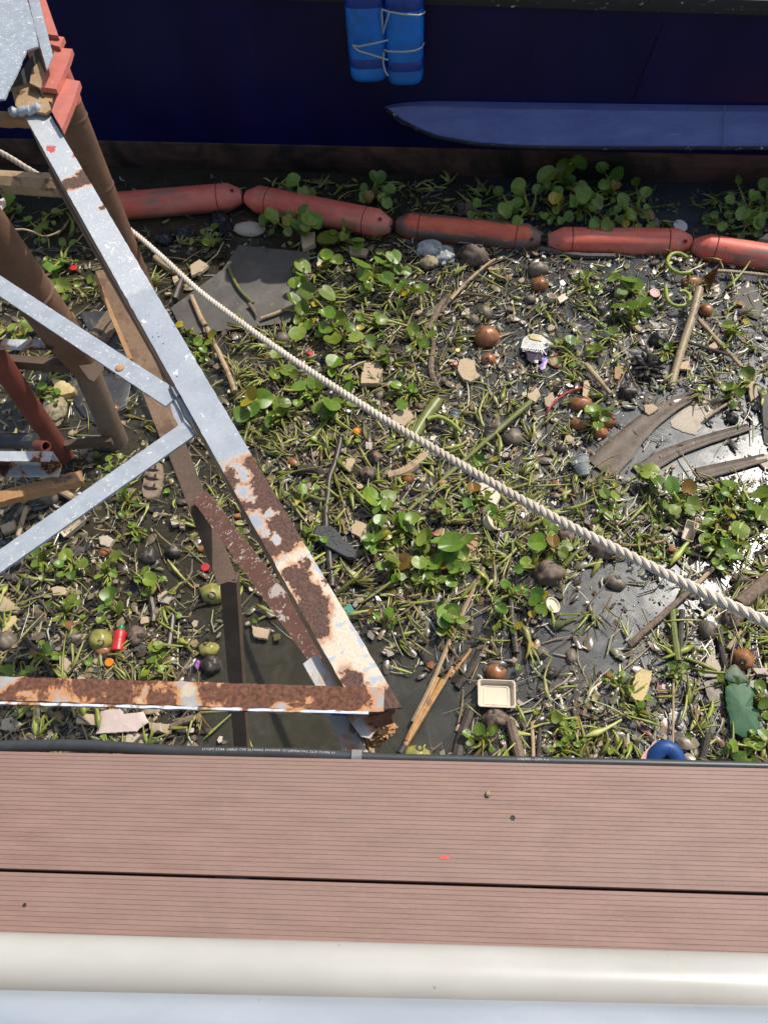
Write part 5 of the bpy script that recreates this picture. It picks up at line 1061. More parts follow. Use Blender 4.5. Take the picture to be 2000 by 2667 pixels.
    if q[5]: nut(q[0], q[1], q[2], q[3], q[4], q[5], rz=q[6], lm=q[7], cat='fruit' if 'fruit' in q[5] else 'coconut' if 'coconut' in q[5] or 'husk' in q[5] else 'nut', name='fruit' if 'fruit' in q[5] else 'coconut', scar=q[2] > 19)
# sticks, canes, logs
SG = 'sticks and canes afloat'
stick('bamboo_pole', 'broken tan bamboo pole standing out of the water at upper right', 'bamboo pole', [(1820, 752), (1800, 830), (1780, 890), (1762, 950), (1745, 1015)], (11, 10), M_BAMBOO, zs=(.12, .09, .06, .03, .0), lm='broken bamboo pole', n=12)
stick('stick', 'thin brown stick forking right from the bamboo pole', 'stick', [(1818, 832), (1870, 890), (1930, 955)], (6, 5), M_WOODL, .03, group=SG, lm='forking brown stick')
stick('stick', 'long dark upright stick right of the rusty beam', 'stick', [(890, 1130), (872, 1200), (856, 1270), (850, 1350), (858, 1450), (866, 1530)], (8, 9), M_WOODD, .025, group=SG, wob=.01, lm='dark upright stick', n=10)
stick('green_cane', 'smooth olive green cane running diagonally under the rope', 'cane', [(1382, 1046), (1280, 1135), (1180, 1225), (1060, 1332)], (8, 5), M_GREENCANE, zs=(.06, .04, .02, .01), lm='olive green cane')
stick('banana_stalk', 'thick pale green stalk crossing under the rope at the centre', 'stalk', [(1140, 1045), (1110, 1085), (1085, 1125), (1062, 1172)], (17, 13), M_GREENCANE, .03, lm='thick pale green stalk', n=12)
stick('curved_stem', 'bright yellow green curved stem beside the thick green stalk', 'stem', [(1112, 1092), (1140, 1085), (1175, 1100), (1203, 1128)], (6, 5), plastic('lime_stem', (.3, .35, .06), .35, .6), .06, n=10)
stick('thin_lath', 'long thin pale lath pointing at the deck edge', 'lath', [(1259, 1478), (1180, 1650), (1120, 1790), (1075, 1880)], (5, 6), M_WOODL, .03, n=4, lm='long thin lath')
bh = thing('broken_handle', 'split orange bamboo handle with a dark metal tip near the deck edge', 'handle', P(1085, 1880, 0)); land('split orange handle', 1090, 1880)
ML = simple('orange_bamboo', (.35, .18, .06), (.5, .28, .1), 50, .5, .5, .001, dirt=(.2, .1, .05), dscale=12)
for a, b, r1, r2 in (((1178, 1740), (1052, 1945), 5, 7), ((1140, 1765), (1060, 1930), 6, 8), ((1152, 1770), (1070, 1915), 5, 6)):
    m = MB(); A_ = P(*a, .02); B_ = P(*b, .03); m.tube([A_.lerp(B_, k/8) for k in range(9)], [lerp(r1, r2, k/8)*.0016 for k in range(9)], 8); m.build('split_cane', ML, bh)
m = MB(); A_ = P(1056, 1938, .03); B_ = P(1042, 1962, .03); m.tube([A_, A_.lerp(B_, .5), B_], [.010, .014, .017], 14); m.build('metal_tip', M_DARKM, bh)
for L, r, mt, lab, z in (([(1330, 1560), (1334, 1620), (1342, 1700)], (8, 9), M_WOODD, 'dark upright stick right of the food tray top', .02),
      ([(1328, 1880), (1345, 1940), (1362, 2010)], (14, 17), M_WOOD, 'thick grey brown post running under the deck edge', .03), ([(1385, 1880), (1388, 1940), (1390, 2010)], (5, 5), M_WOODL, 'thin orange brown stick beside the thick post', .03),
      ([(1405, 1885), (1402, 1945), (1398, 2010)], (6, 6), M_WOODD, 'thin dark stick right of the thick post', .02), ([(1250, 1700), (1222, 1750), (1190, 1790)], (13, 10), M_WOODD, 'dark sunken log left of the food tray', .008),
      ([(1225, 1850), (1200, 1920), (1185, 2000)], (14, 18), M_WOODD, 'dark sunken branch left of the husk below the tray', .005), ([(1638, 1682), (1700, 1625), (1760, 1570), (1800, 1535)], (8, 8), M_WOOD, 'long brown bamboo stick running up to the rope at lower right', .04),
      ([(1800, 1535), (1870, 1465), (1955, 1385)], (6, 5), M_WOODL, 'thin pale stick on the far side of the rope at lower right', .03), ([(1922, 1575), (1965, 1540), (2040, 1480)], (20, 22), M_WOOD, 'thick brown log at the right edge above the rope', .03),
      ([(1752, 1770), (1751, 1860), (1750, 1985)], (3, 3), M_WOODL, 'thin vertical reed standing beside the muddy board', .04), ([(1748, 1590), (1755, 1660), (1765, 1720)], (9, 9), M_GREENCANE, 'bundle of grey green stems below the rope, lower right', .03),
      ([(1775, 1590), (1770, 1660), (1768, 1715)], (8, 7), M_WOODD, 'dark stem beside the bundle of grey green stems', .03), ([(1872, 1640), (1880, 1700), (1892, 1740)], (9, 8), M_WOODD, 'dark round stick left of the coconut under the rope', .02),
      ([(1895, 1690), (1912, 1665), (1930, 1645)], (7, 5), M_BAMBOO, 'short tan cane piece left of the coconut under the rope', .03), ([(1820, 2000), (1835, 1960), (1842, 1910)], (9, 8), M_WOODD, 'dark brown stick leaning near the deck edge at right', .04),
      ([(1195, 1600), (1165, 1640), (1140, 1690)], (2, 2), M_WOOD, 'thin twig beside the long thin lath', .02), ([(1170, 1762), (1195, 1735), (1225, 1690)], (6, 5), ML, 'submerged orange cane beside the split handle', .005),
      ([(500, 770), (520, 820), (535, 850)], (6, 7), M_WOODL, 'brown twig running up the left side of the grey sheet', .04), ([(540, 855), (570, 920), (600, 985), (612, 1020)], (6, 7), M_WOODL, 'brown twig below the grey sheet left of the rope', .05),
      ([(595, 690), (618, 745), (660, 790)], (4, 4), M_GREENCANE, 'thin curved green stem lying on the large grey sheet', .04), ([(650, 792), (662, 808), (670, 825)], (6, 2), M_WOOD, 'withered brown stem tip on the large grey sheet', .04),
      ([(680, 830), (720, 815), (770, 795)], (5, 4), M_WOODL, 'brown twig with a pale end on the grey sheet', .04), ([(405, 670), (430, 690), (455, 705)], (8, 8), M_WOODL, 'stub of brown wood beside the rope near the pile', .04),
      ([(455, 780), (470, 740), (478, 715)], (9, 7), M_WOODD, 'short dark wood piece left of the rope', .03), ([(1175, 780), (1215, 735), (1265, 690), (1290, 675)], (4, 3), M_WOODL, 'long thin twig below the split coconut', .05),
      ([(1115, 860), (1140, 810), (1165, 770)], (9, 8), M_WOOD, 'brown flat stem below the split coconut', .02), ([(1125, 880), (1128, 900), (1122, 960), (1135, 1010)], (6, 9), M_WOOD, 'brown strip standing between the foam pieces at centre', .02),
      ([(1525, 948), (1555, 985), (1590, 1025)], (6, 5), M_WOODL, 'reddish brown stick below the hyacinths, right of centre', .04), ([(1630, 945), (1645, 985), (1660, 1030)], (3, 3), M_WOODD, 'thin black stick left of the seed cluster', .03),
      ([(1720, 900), (1780, 890), (1850, 910), (1900, 925)], (4, 4), M_WOODD, 'thin dark twig crossing the bamboo pole', .05), ([(1860, 705), (1930, 710), (2040, 722)], (5, 5), M_BAMBOO, 'pale straight reed under the rightmost float', .04),
      ([(1405, 650), (1500, 665), (1600, 668)], (10, 9), M_WOODD, 'dark board edge below the fourth float', .01), ([(40, 1505), (80, 1540), (140, 1600)], (5, 4), M_WOODD, 'dark wet twig at lower left', .02),
      ([(60, 1655), (100, 1700), (140, 1760)], (6, 5), M_WOODD, 'dark diagonal stick at lower left above the beam', .03), ([(45, 1420), (55, 1370), (70, 1320)], (6, 6), M_WOODL, 'tan cane left of the lower brace', .04),
      ([(140, 1270), (165, 1282), (200, 1300)], (10, 9), M_WOODL, 'tan wood piece under the end of the rusty angle iron', .04), ([(445, 1895), (470, 1882), (505, 1870)], (9, 10), M_WOOD, 'grey round stick right of the tan block', .03),
      ([(395, 1560), (402, 1600), (400, 1620)], (9, 8), M_WOODD, 'short grey tube standing above the sunken board', .02), ([(440, 1690), (448, 1640), (452, 1595)], (8, 6), M_WOODD, 'grey curved stem beside the fruit, lower left', .02),
      ([(430, 1780), (445, 1810), (452, 1850)], (1, 1), M_WOODD, 'thin dark twig near the beam', .02), ([(1010, 1240), (1060, 1225), (1110, 1185)], (12, 14), M_WOODL, 'thick broken wood stub with a rough end below the rope', .03),
      ([(985, 1262), (1018, 1272), (1048, 1278)], (4, 3), M_BAMBOO, 'short orange cane on dark water at the centre', .02), ([(905, 905), (940, 900), (970, 912)], (5, 5), M_WOODL, 'short pale twig beside the pile of leaves', .04),
      ([(778, 1225), (815, 1222), (852, 1240)], (14, 10), M_WOODD, 'dark rounded log right of the rusty beam', .02), ([(795, 1285), (835, 1300), (870, 1300)], (5, 5), M_GREENCANE, 'curved green brown stem below the dark rounded log', .03)):
    stick('stick', lab, 'stick', L, r, mt, z, group=SG, wob=.004)
# banana sheaths: tapered curved strips
def sheath(label, pts, w0, w1, z, lm=None):
    L = catmull([P(*p, z) for p in pts], .03); n = len(L); m = MB(); rows = []
    for i, p in enumerate(L):
        d = (L[min(i+1, n-1)] - L[max(i-1, 0)]).normalized(); s_ = Vector((-d.y, d.x, 0)); t_ = i/(n-1); ww = lerp(w0, w1, t_)*mpp(*pts[0])*(1+.1*nz((i*.3, 2, 0)))
        rows.append([p + s_*ww*a + Vector((0, 0, h)) for a, h in ((-1, .012), (-.85, .016), (-.4, .014), (0, .009), (.35, .011), (.8, .018), (1, .006), (.6, -.004), (-.6, -.004))])
    k = 9; m.add([q for r in rows for q in r], [(j*k+i, j*k+(i+1) % k, (j+1)*k+(i+1) % k, (j+1)*k+i) for j in range(n-1) for i in range(k)] + [tuple(range(k))[::-1], tuple((n-1)*k+i for i in range(k))])
    cx = sum(p[0] for p in pts)/len(pts); cy = sum(p[1] for p in pts)/len(pts)
    solo(m, 'banana_sheath', M_BARK, cx, cy, label, 'dry sheath', 'dry banana sheaths', angle=70)
    if lm: land(lm, cx, cy)
sheath('widest dry brown banana sheath, its ragged end beside the clear cup', [(1560, 1225), (1610, 1175), (1680, 1105), (1745, 1060), (1812, 1030)], 46, 16, .005, 'widest dry sheath')
sheath('long narrow dry banana sheath just below the widest one', [(1660, 1235), (1740, 1185), (1830, 1150), (1948, 1115)], 24, 12, .004, 'long narrow sheath')
sheath('short dark dry sheath at the right edge', [(1815, 1238), (1880, 1222), (1990, 1195)], 22, 13, .004, 'short dark sheath')
sheath('brown curved husk strip below the split coconut', [(1118, 830), (1150, 800), (1200, 775)], 15, 10, .004)
stick('cane_ring', 'pale bent cane loop above the submerged cream board', 'cane', [(1812, 1030), (1850, 1043), (1895, 1035), (1912, 1015), (1895, 1005), (1918, 1020), (1912, 1040), (1870, 1065), (1835, 1090)], 4, M_BAMBOO, .03, lm='bent cane loop')
stick('curly_stem', 'yellow green stem curled in a hook right of the fourth float', 'stem', [(1800, 708), (1770, 712), (1745, 698), (1737, 680), (1748, 662), (1770, 660), (1790, 672)], 5, plastic('lime_stem2', (.3, .35, .06), .4, .6), .05, n=10, lm='hooked yellow green stem')
stick('curly_stem', 'yellow green stem curled like a C left of the bamboo pole', 'stem', [(1732, 745), (1740, 785), (1765, 798), (1790, 790), (1795, 770), (1780, 758), (1768, 760)], 5, plastic('lime_stem3', (.3, .35, .06), .4, .6), .05, n=10, lm='C shaped green stem')
m = MB(); A_, B_, C_, D_ = P(1830, 720, .04), P(1871, 694, .12), P(1862, 725, .07), P(1842, 766, .01); mid = P(1850, 728, .02); m.add([A_, B_, C_, D_, mid, P(1835, 745, .02)], [(0, 1, 4), (1, 2, 4), (2, 3, 4), (3, 5, 4), (5, 0, 4)]); solo(m, 'dead_leaf', M_DEADLEAF, 1852, 735, 'upright curled orange brown dead leaf below the rightmost float', 'leaf'); land('upright dead leaf', 1852, 735)
slab('dead_leaf', 'orange brown folded leaf below the translucent cup', 'leaf', [(1600, 955), (1625, 950), (1612, 990), (1600, 985)], M_DEADLEAF, .03, .006)
slab('dead_leaf', 'orange leaf lying on the dark round nut at the centre', 'leaf', [(972, 1182), (980, 1176), (994, 1186), (984, 1192)], M_DEADLEAF, .075, .003)

# ================================================================== water hyacinths
LEAVES = '''707,556,20 806,567,25 907,588,24 857,619,32 787,691,25 852,674,24 941,687,32 987,683,20 1025,668,24 1004,725,26 802,758,26 852,763,26 1080,763,24 1046,750,18 762,780,22 789,805,22 812,838,18 850,826,26 890,830,20 776,868,28 867,885,26 845,860,20 928,877,20 966,889,18 990,832,20 1074,860,20 871,944,24 1000,919,20 722,923,18 751,965,22 781,1007,22 820,995,22 831,1012,20 861,1054,26 911,1020,24 658,1041,36 734,1058,28 1072,1016,22
1637,729,28 1616,800,26 1646,797,24 1670,790,20 1553,754,14 1595,860,14 1485,885,16 1895,847,14 1945,974,20 1890,1007,16 1549,1075,24 1520,716,14 1743,902,12 1505,725,10 1540,712,12
1350,488,22 1426,459,28 1475,436,28 1505,425,26 1317,543,20 1401,495,18 1566,442,18 1604,455,22 1519,505,24 1574,478,18 1680,501,18 1578,585,18 1545,585,16 1640,560,18 1690,560,14 1345,530,16 764,471,22 983,463,22 1300,500,16 1240,530,14 790,500,18 1450,500,16 1620,520,18 1600,485,16 1655,475,14
1933,556,20 1880,590,14 1960,510,18 1990,480,18 1900,520,16 1975,580,18 1860,560,12 1920,470,14
1659,1219,14 1692,1228,26 1709,1252,22 1749,1266,26 1791,1268,22 1700,1276,18 1574,1287,18 1602,1291,16 1899,1262,22 1988,1287,28 1802,1316,24 1861,1329,18 1895,1337,22 1844,1363,18 1924,1380,26 1840,1405,20 1895,1422,18 1924,1447,14 1401,1413,26 1439,1409,20 1473,1422,18 1439,1380,18 1422,1359,16 1583,1342,14 1401,1548,20 1313,1523,14 1308,1590,18 1367,1464,16 1701,1375,12 1707,1464,12 1870,1300,16 1762,1300,14 1950,1340,16 1880,1390,16
966,1295,30 1012,1291,24 1004,1312,18 1052,1359,32 1073,1350,20 974,1359,24 990,1355,20 995,1392,22 1113,1405,28 1177,1418,36 1103,1422,20 1021,1460,24 1054,1464,24 1092,1464,22 1135,1468,26 1187,1481,22 1116,1506,18 1147,1312,16 1232,1274,18 1278,1329,16 1012,1595,14 1177,1591,24 786,1274,16 801,1380,16 1244,1198,18 1392,1422,22 1316,1523,16 1160,1330,14 965,1420,16
97,1440,16 101,1462,18 122,1424,16 173,1445,18 215,1466,18 279,1466,20 304,1453,18 262,1504,16 380,1487,16 392,1510,20 287,1550,22 186,1559,16 325,1280,14 346,1369,12 624,1386,14 637,1407,14 122,1690,16 405,1685,20 380,1753,12 426,1710,14 20,1745,16 310,1580,18 180,1575,14
38,855,18 60,843,12 79,848,20 60,870,14 55,877,12 323,1281,12 284,1193,10 314,1188,9 283,1219,10 110,1006,14 27,518,22 75,574,14 101,600,12 118,586,14 147,554,14 166,631,12 190,634,14 164,680,12 178,682,12 135,701,26 140,735,18 164,745,22 241,728,14 20,900,14 15,690,14 40,720,14
544,634,18 468,845,12 506,863,10 544,895,12 557,874,16 515,891,14 530,910,12 505,930,12 560,590,12
1304,1587,18 1316,1524,16 1398,1551,22 1250,1900,18 1449,1870,16 1753,1731,12 1910,1774,16 1976,1786,16 1910,1942,20 1928,1972,20 1964,1948,18 1988,1912,16 1018,1472,16 1117,1505,16 1163,1600,26 1780,1738,10 1985,1830,18 1960,1985,16 1885,1960,12 1620,1755,10 1668,1835,12 1470,1935,12 1540,1905,10'''.split()
LEAVES = [tuple(float(a) for a in s.split(',')) for s in LEAVES]
def blade(m, c, r, ang, nrm, col):
    nrm = Vector(nrm).normalized(); h = Vector((math.cos(ang), math.sin(ang), 0)); h = (h - nrm*h.dot(nrm)).normalized(); s_ = nrm.cross(h)
    n = 16; vs = []; fs = []; cup = RND.uniform(-.15, .3)*r; fold = RND.uniform(.0, .5)*r; wd = RND.uniform(.85, 1.1); pt = RND.uniform(0, .16); wv = RND.uniform(0, 6)
    for j, q in enumerate((.001, .35, .7, .93, 1.0)):
        for k in range(n):
            t = 2*math.pi*k/n; back = abs(((t - math.pi + math.pi) % (2*math.pi)) - math.pi)
            rr = 1 - .34*math.exp(-((math.pi-abs((t % (2*math.pi)) - math.pi) - math.pi)**2)/.1) if False else 1 - .32*math.exp(-((t-math.pi)**2)/.09)
            rr *= 1 + .04*math.sin(3*t + wv) + pt*math.exp(-(min(t, 2*math.pi-t)**2)/.12)
            v = Vector(c) + (h*math.cos(t)*1.0 + s_*math.sin(t)*wd)*r*q*rr + nrm*(cup*q*q + fold*abs(math.sin(t))*q*rr + .05*r*q*math.sin(2*t + wv))
            vs.append(v)
    for j in range(4):
        for k in range(n): fs.append((j*n+k, j*n+(k+1) % n, (j+1)*n+(k+1) % n, (j+1)*n+k))
    m.add(vs, fs, col); return Vector(c) - h*r*.55
def petiole(m, a, b, r, col, swell=1.7, n=6):
    mid = (a + b)/2 + Vector((RND.uniform(-.012, .012), RND.uniform(-.012, .012), (b-a).length*RND.uniform(0, .22)))
    pts = [a, a.lerp(mid, .5) + (mid - (a+b)/2)*.25, mid, mid.lerp(b, .5) + (mid - (a+b)/2)*.25, b]
    m.tube(pts, [r*.7, r*swell, r*1.2, r*.75, r*.6], n, col=col)
clusters = []
for l in LEAVES:
    best = None
    for c in clusters:
        d = math.hypot(c['x']-l[0], c['y']-l[1])
        if d < 62 and len(c['l']) < 6 and (best is None or d < best[0]): best = (d, c)
    if best: c = best[1]; c['l'].append(l); c['x'] = sum(q[0] for q in c['l'])/len(c['l']); c['y'] = sum(q[1] for q in c['l'])/len(c['l'])
    else: clusters.append(dict(x=l[0], y=l[1], l=[l]))
PLANTS = []
for c in clusters:
    tall = c['y'] < 600 and c['x'] > 700
    bx, by = c['x'] + RND.uniform(-12, 12), c['y'] + (RND.uniform(15, 35) if not tall else RND.uniform(45, 75))
    if tall: by = min(by, 575 if c['x'] < 1750 else 590)
    base = P(bx, by, .006); bl = MB(); pe = MB()
    big = sum(l[2] for l in c['l'])/len(c['l'])
    extra = [(bx + RND.uniform(-45, 45), by + RND.uniform(-38, 30), big*RND.uniform(.45, .8)) for _ in range(RND.randint(6, 9) if tall else RND.randint(3, 6))]
    for (lx, ly, lr) in c['l'] + extra:
        z = (.05 + lr*.0016) if not tall else RND.uniform(.1, .2)*lr/22
        z = min(z, .2) if tall else z*RND.uniform(.6, 1.2)
        q = P(lx, ly, z); r = lr*mpp(lx, ly, z)*.97
        v = q - base; ang = math.atan2(v.y, v.x) if v.xy.length > .01 else RND.uniform(0, 6.28)
        ang += RND.uniform(-.5, .5)
        tl = RND.uniform(0, .95) if not tall else RND.uniform(.3, .9); ta = RND.uniform(0, 6.28) if not tall else RND.uniform(-2.4, -.7)
        g = RND.uniform(.65, 1.2); col = (g*RND.uniform(.85, 1.3), g, g*RND.uniform(.7, 1.1))
        if RND.random() < .06: col = (2.6, 1.25, .9) if RND.random() < .5 else (1.6, .55, .8)
        a = blade(bl, q, r, ang, (math.cos(ta)*tl, math.sin(ta)*tl, 1), col)
        g = RND.uniform(.7, 1.15); petiole(pe, base + Vector((RND.uniform(-.008, .008), RND.uniform(-.008, .008), 0)), a, r*RND.uniform(.11, .17) + .0018, (g, g, g))
    for _ in range(RND.randint(3, 6)):
        a = RND.uniform(0, 6.28); L = RND.uniform(.04, .09); g = RND.uniform(.6, 1.1)
        petiole(pe, base, base + Vector((math.cos(a)*L, math.sin(a)*L, RND.uniform(.005, .05))), RND.uniform(.003, .0055), (g, g*.95, g*.8), 2.0)
    c.update(base=base, bl=bl, pe=pe, big=big, tall=tall, bx=bx, by=by); PLANTS.append(c)
for c in PLANTS:
    n_ = len(c['l']); noun = ('tall shaded hyacinth' if c['tall'] else 'single leaf hyacinth' if n_ == 1 else 'small leaved hyacinth' if c['big'] < 16.5 else 'glossy broad leaved hyacinth' if c['big'] > 25 else 'green water hyacinth')
    root = thing('water_hyacinth', autolabel(noun, c['x'], c['y']), 'water plant', c['base'], 'water hyacinth plants')
    c['bl'].build('leaves', M_LEAF, root, angle=0); c['pe'].build('leaf_stalks', M_STALK, root, angle=0)

# ================================================================== loose stems and litter
GG = '''00011118888888888188888 34112213321122111123333 33441132246531223233322 33422311577532355432444
55311377776421244332444 44200288777422244332433 11111288875665440001222 11111278765555320000111
00021344665556557577577 00100223567775558786666 33332113446763311114344 22332011236222111123333
22333000002111000234333 22333000000011113453444 22211100000013455234555 54432210000013455234555'''.split()
LL = '''11111113554344443134444 33332443444344332222333 55533522677778888876555 55533522677888888886666
66533566778887788777777 55433477778888777666666 33333477777887761113444 33444477667788651111333
34555556667887777766666 56522466777767888766666 77753355466767622226666 77754222566633111177777
77777000003333112566777 77776000000022555556666 66544100000025664566666 66544100001335664566666'''.split()
SHEETS = [[(622, 636), (808, 655), (802, 740), (755, 838), (480, 872), (445, 800)], [(205, 812), (345, 830), (345, 990)], [(175, 985), (345, 985), (330, 1060), (250, 1105)]]
def inside(x, y, poly):
    r = False; n = len(poly)
    for i in range(n):
        a, b = poly[i], poly[(i+1) % n]
        if (a[1] > y) != (b[1] > y) and x < (b[0]-a[0])*(y-a[1])/(b[1]-a[1]) + a[0]: r = not r
    return r
def cell(g, x, y):
    r = min(15, max(0, int((y-450)/100))); c_ = min(22, max(0, int(x/100))); return int(g[r][c_])
KEEP = [(1402, 915, 48), (1292, 1810, 62), (870, 1410, 60), (395, 1255, 48), (310, 1662, 42), (1218, 962, 40), (1690, 950, 50), (1266, 878, 34), (1405, 735, 32), (1236, 668, 36), (1670, 1785, 50), (1728, 1890, 62), (1930, 1850, 62),
        (1426, 1492, 30), (1740, 1960, 50), (264, 1668, 36), (358, 1655, 28), (390, 1450, 42), (535, 1477, 26), (928, 1125, 20), (1292, 1872, 36), (1290, 1752, 28), (1635, 1021, 32), (1120, 670, 40), (1160, 670, 36), (650, 597, 40), (578, 590, 40),
        (145, 1062, 50), (162, 1005, 30), (967, 970, 38), (940, 1385, 32), (1804, 1380, 42), (1933, 1717, 30), (1905, 1615, 26), (1842, 1640, 26), (1275, 1125, 22), (1510, 1080, 40), (1577, 1095, 28), (1650, 1130, 60), (1560, 1200, 50), (1720, 1080, 50), (1800, 1080, 60), (1760, 1170, 50), (1860, 1135, 50), (1771, 588, 26), (1850, 730, 36), (1770, 690, 34), (1760, 775, 34), (1515, 1215, 32), (1860, 1800, 36), (558, 1545, 36), (320, 1880, 60), (130, 1295, 30), (1130, 1105, 34), (1840, 808, 20)]
def okpos(x, y, lit=False):
    if y < 445: return None
    if not lit and any(abs(x-k[0]) < k[2] and math.hypot(x-k[0], y-k[1]) < k[2] for k in KEEP): return None
    q = P(x, y, 0)
    if q.y > HY(q.x) - .05: return None
    return q
GREENS = [(.27, .31, .05), (.35, .38, .075), (.22, .25, .04), (.4, .41, .12), (.17, .18, .045), (.25, .22, .07), (.22, .15, .07)]
stems = []; ST = MB()
for gy in range(-1, 17):
    for gx in range(-3, 24):
        x0, y0 = gx*100, 450 + gy*100; d = cell(GG, x0+50, y0+50); cnt = int(d*1.5 + RND.random())
        for _ in range(cnt):
            x, y = x0 + RND.uniform(0, 100), y0 + RND.uniform(0, 100)
            if not okpos(x, y) or any(inside(x, y, s_) for s_ in SHEETS): continue
            L = RND.uniform(.025, .075)*(1.5 if RND.random() < .2 else 1); a = RND.gauss(math.radians(55) if x > 1000 else 0, 1.1) if RND.random() < .6 else RND.uniform(0, 6.28)
            stems.append((L*mpp(x, y)**-1, x, y, L, a))
stems.sort(reverse=True)
NIND = 150
inframe = 0; indiv = []
for s_ in stems:
    f_ = 10 < s_[1] < 1990 and s_[2] < 1930
    if f_ and inframe < NIND and not any(abs(s_[1]-o[1]) < 36 and abs(s_[2]-o[2]) < 36 for o in indiv): inframe += 1; indiv.append(s_)
def stem_geo(m, x, y, L, a, zb_, col):
    q = P(x, y, zb_); d = Vector((math.cos(a), math.sin(a), RND.uniform(-.12, .2)))*L; r = RND.choice((.0025, .0035, .0045, .006, .0075))*RND.uniform(.85, 1.15)
    bend = Vector((-math.sin(a), math.cos(a), 0))*L*(RND.uniform(-.12, .12) if RND.random() < .75 else RND.uniform(-.4, .4)); A_ = q - d; B_ = q + d
    if A_.z < 0: A_.z = .002
    if B_.z < 0: B_.z = .002
    pts = [A_, A_.lerp(B_, .28) + bend*.75, A_.lerp(B_, .55) + bend, A_.lerp(B_, .8) + bend*.6, B_]; k = RND.choice((1, 1.6, 2.0))
    e1 = RND.choice(((1, 1, 1), (.5, .36, .3), (1.5, 1.35, 1.6), (.35, .3, .3))); e2 = RND.choice(((1, 1, 1), (.9, .6, .4), (1.3, 1.2, 1.5)))
    cs = [tuple(min(.8, c_*(lerp(e1[i], 1, min(1, t*2)) if t < .5 else lerp(1, e2[i], t*2-1))) for i, c_ in enumerate(col)) for t in (0, .28, .55, .8, 1)]
    m.tube(pts, [r*.55, r*k, r*1.1, r*.8, r*.5], 6, RND.choice((1, .8, .6)), col=cs)
iset = set(id(s_) for s_ in indiv)
for s_ in stems:
    g = RND.uniform(.6, 1.15); col = tuple(min(1, t*g) for t in (RND.choice(GREENS[:4]) if RND.random() < .68 else RND.choice(GREENS[3:])))
    if id(s_) in iset:
        m = MB(); stem_geo(m, s_[1], s_[2], s_[3]*1.15, s_[4], RND.uniform(.02, .05), col)
        kind = 'yellow green' if col[0] > .25 else 'dull olive' if col[1] < .19 else 'green'
        solo(m, 'loose_stem', M_STEMS, s_[1], s_[2], autolabel(('long ' if s_[3] > .08 else '') + kind + ' loose stem', s_[1], s_[2]), 'plant stem', 'loose hyacinth stems', angle=0)
    else: stem_geo(ST, s_[1], s_[2], s_[3], s_[4], RND.uniform(.006, .04), col)
# bunches of stalks that share a root
def okstem(x, y): return okpos(x, y) and not any(inside(x, y, s_) for s_ in SHEETS)
for gy in range(-1, 17):
    for gx in range(-3, 24):
        x0, y0 = gx*100, 450 + gy*100; d = cell(GG, x0+50, y0+50)
        for _ in range(int(d*.4 + RND.random())):
            x, y = x0 + RND.uniform(0, 100), y0 + RND.uniform(0, 100)
            if not okstem(x, y): continue
            b_ = P(x, y, RND.uniform(.004, .015)); a0 = RND.uniform(0, 6.28); sp_ = RND.uniform(.5, 1.6)
            for _k in range(RND.randint(4, 8)):
                a = a0 + RND.gauss(0, sp_*.5); L = RND.uniform(.05, .13); e = b_ + Vector((math.cos(a)*L, math.sin(a)*L, RND.uniform(.005, .05))); r_ = RND.uniform(.0028, .006)
                g = RND.uniform(.6, 1.2); c1 = tuple(t*g for t in (RND.choice(GREENS[:5]) if RND.random() < .8 else GREENS[6])); c0 = (.3*g, .24*g, .14*g); k_ = RND.choice((1.2, 1.7, 2.1))
                mid = b_.lerp(e, .5) + Vector((RND.uniform(-.01, .01), RND.uniform(-.01, .01), .008))
                ST.tube([b_, b_.lerp(mid, .6), mid, mid.lerp(e, .6), e], [r_*.9, r_*k_, r_*1.1, r_*.7, r_*.5], 6, col=[c0, c1, c1, c1, tuple(t*.8 for t in c1)])
            for _k in range(RND.randint(3, 8)):
                a = a0 + math.pi + RND.gauss(0, .6); L = RND.uniform(.02, .06); e = b_ + Vector((math.cos(a)*L, math.sin(a)*L, -.004)); ST.tube([b_, b_.lerp(e, .5) + Vector((RND.uniform(-.006, .006), RND.uniform(-.006, .006), .003)), e], .0011, 4, col=(.025, .02, .018))
tag(ST.build('tangled_stems', M_STEMS, angle=0), kind='stuff')
# small hyacinth leaf bits
SL = MB()
for gy in range(0, 16):
    for gx in range(-3, 24):
        x0, y0 = gx*100, 450 + gy*100; d = cell(GG, x0+50, y0+50)
        for _ in range(int(d*.4 + RND.random())):
            x, y = x0 + RND.uniform(0, 100), y0 + RND.uniform(0, 100)
            if not okpos(x, y) or any(inside(x, y, s_) for s_ in SHEETS): continue
            g = RND.uniform(.5, 1.3); col = (g*RND.uniform(.8, 1.6), g, g*.8)
            blade(SL, P(x, y, RND.uniform(.01, .045)), RND.uniform(.008, .019), RND.uniform(0, 6.28), (RND.uniform(-.6, .6), RND.uniform(-.6, .6), 1), col)
tag(SL.build('small_leaves', M_LEAF, angle=0), kind='stuff')
LIT = MB(); DRY = MB()
LC = [(.02, .016, .012)]*7 + [(.05, .038, .027)]*5 + [(.1, .072, .045)]*5 + [(.13, .125, .045)]*4 + [(.2, .145, .085)]*3 + [(.34, .25, .16)]*3 + [(.26, .25, .09)]*4 + [(.36, .29, .15)]*3
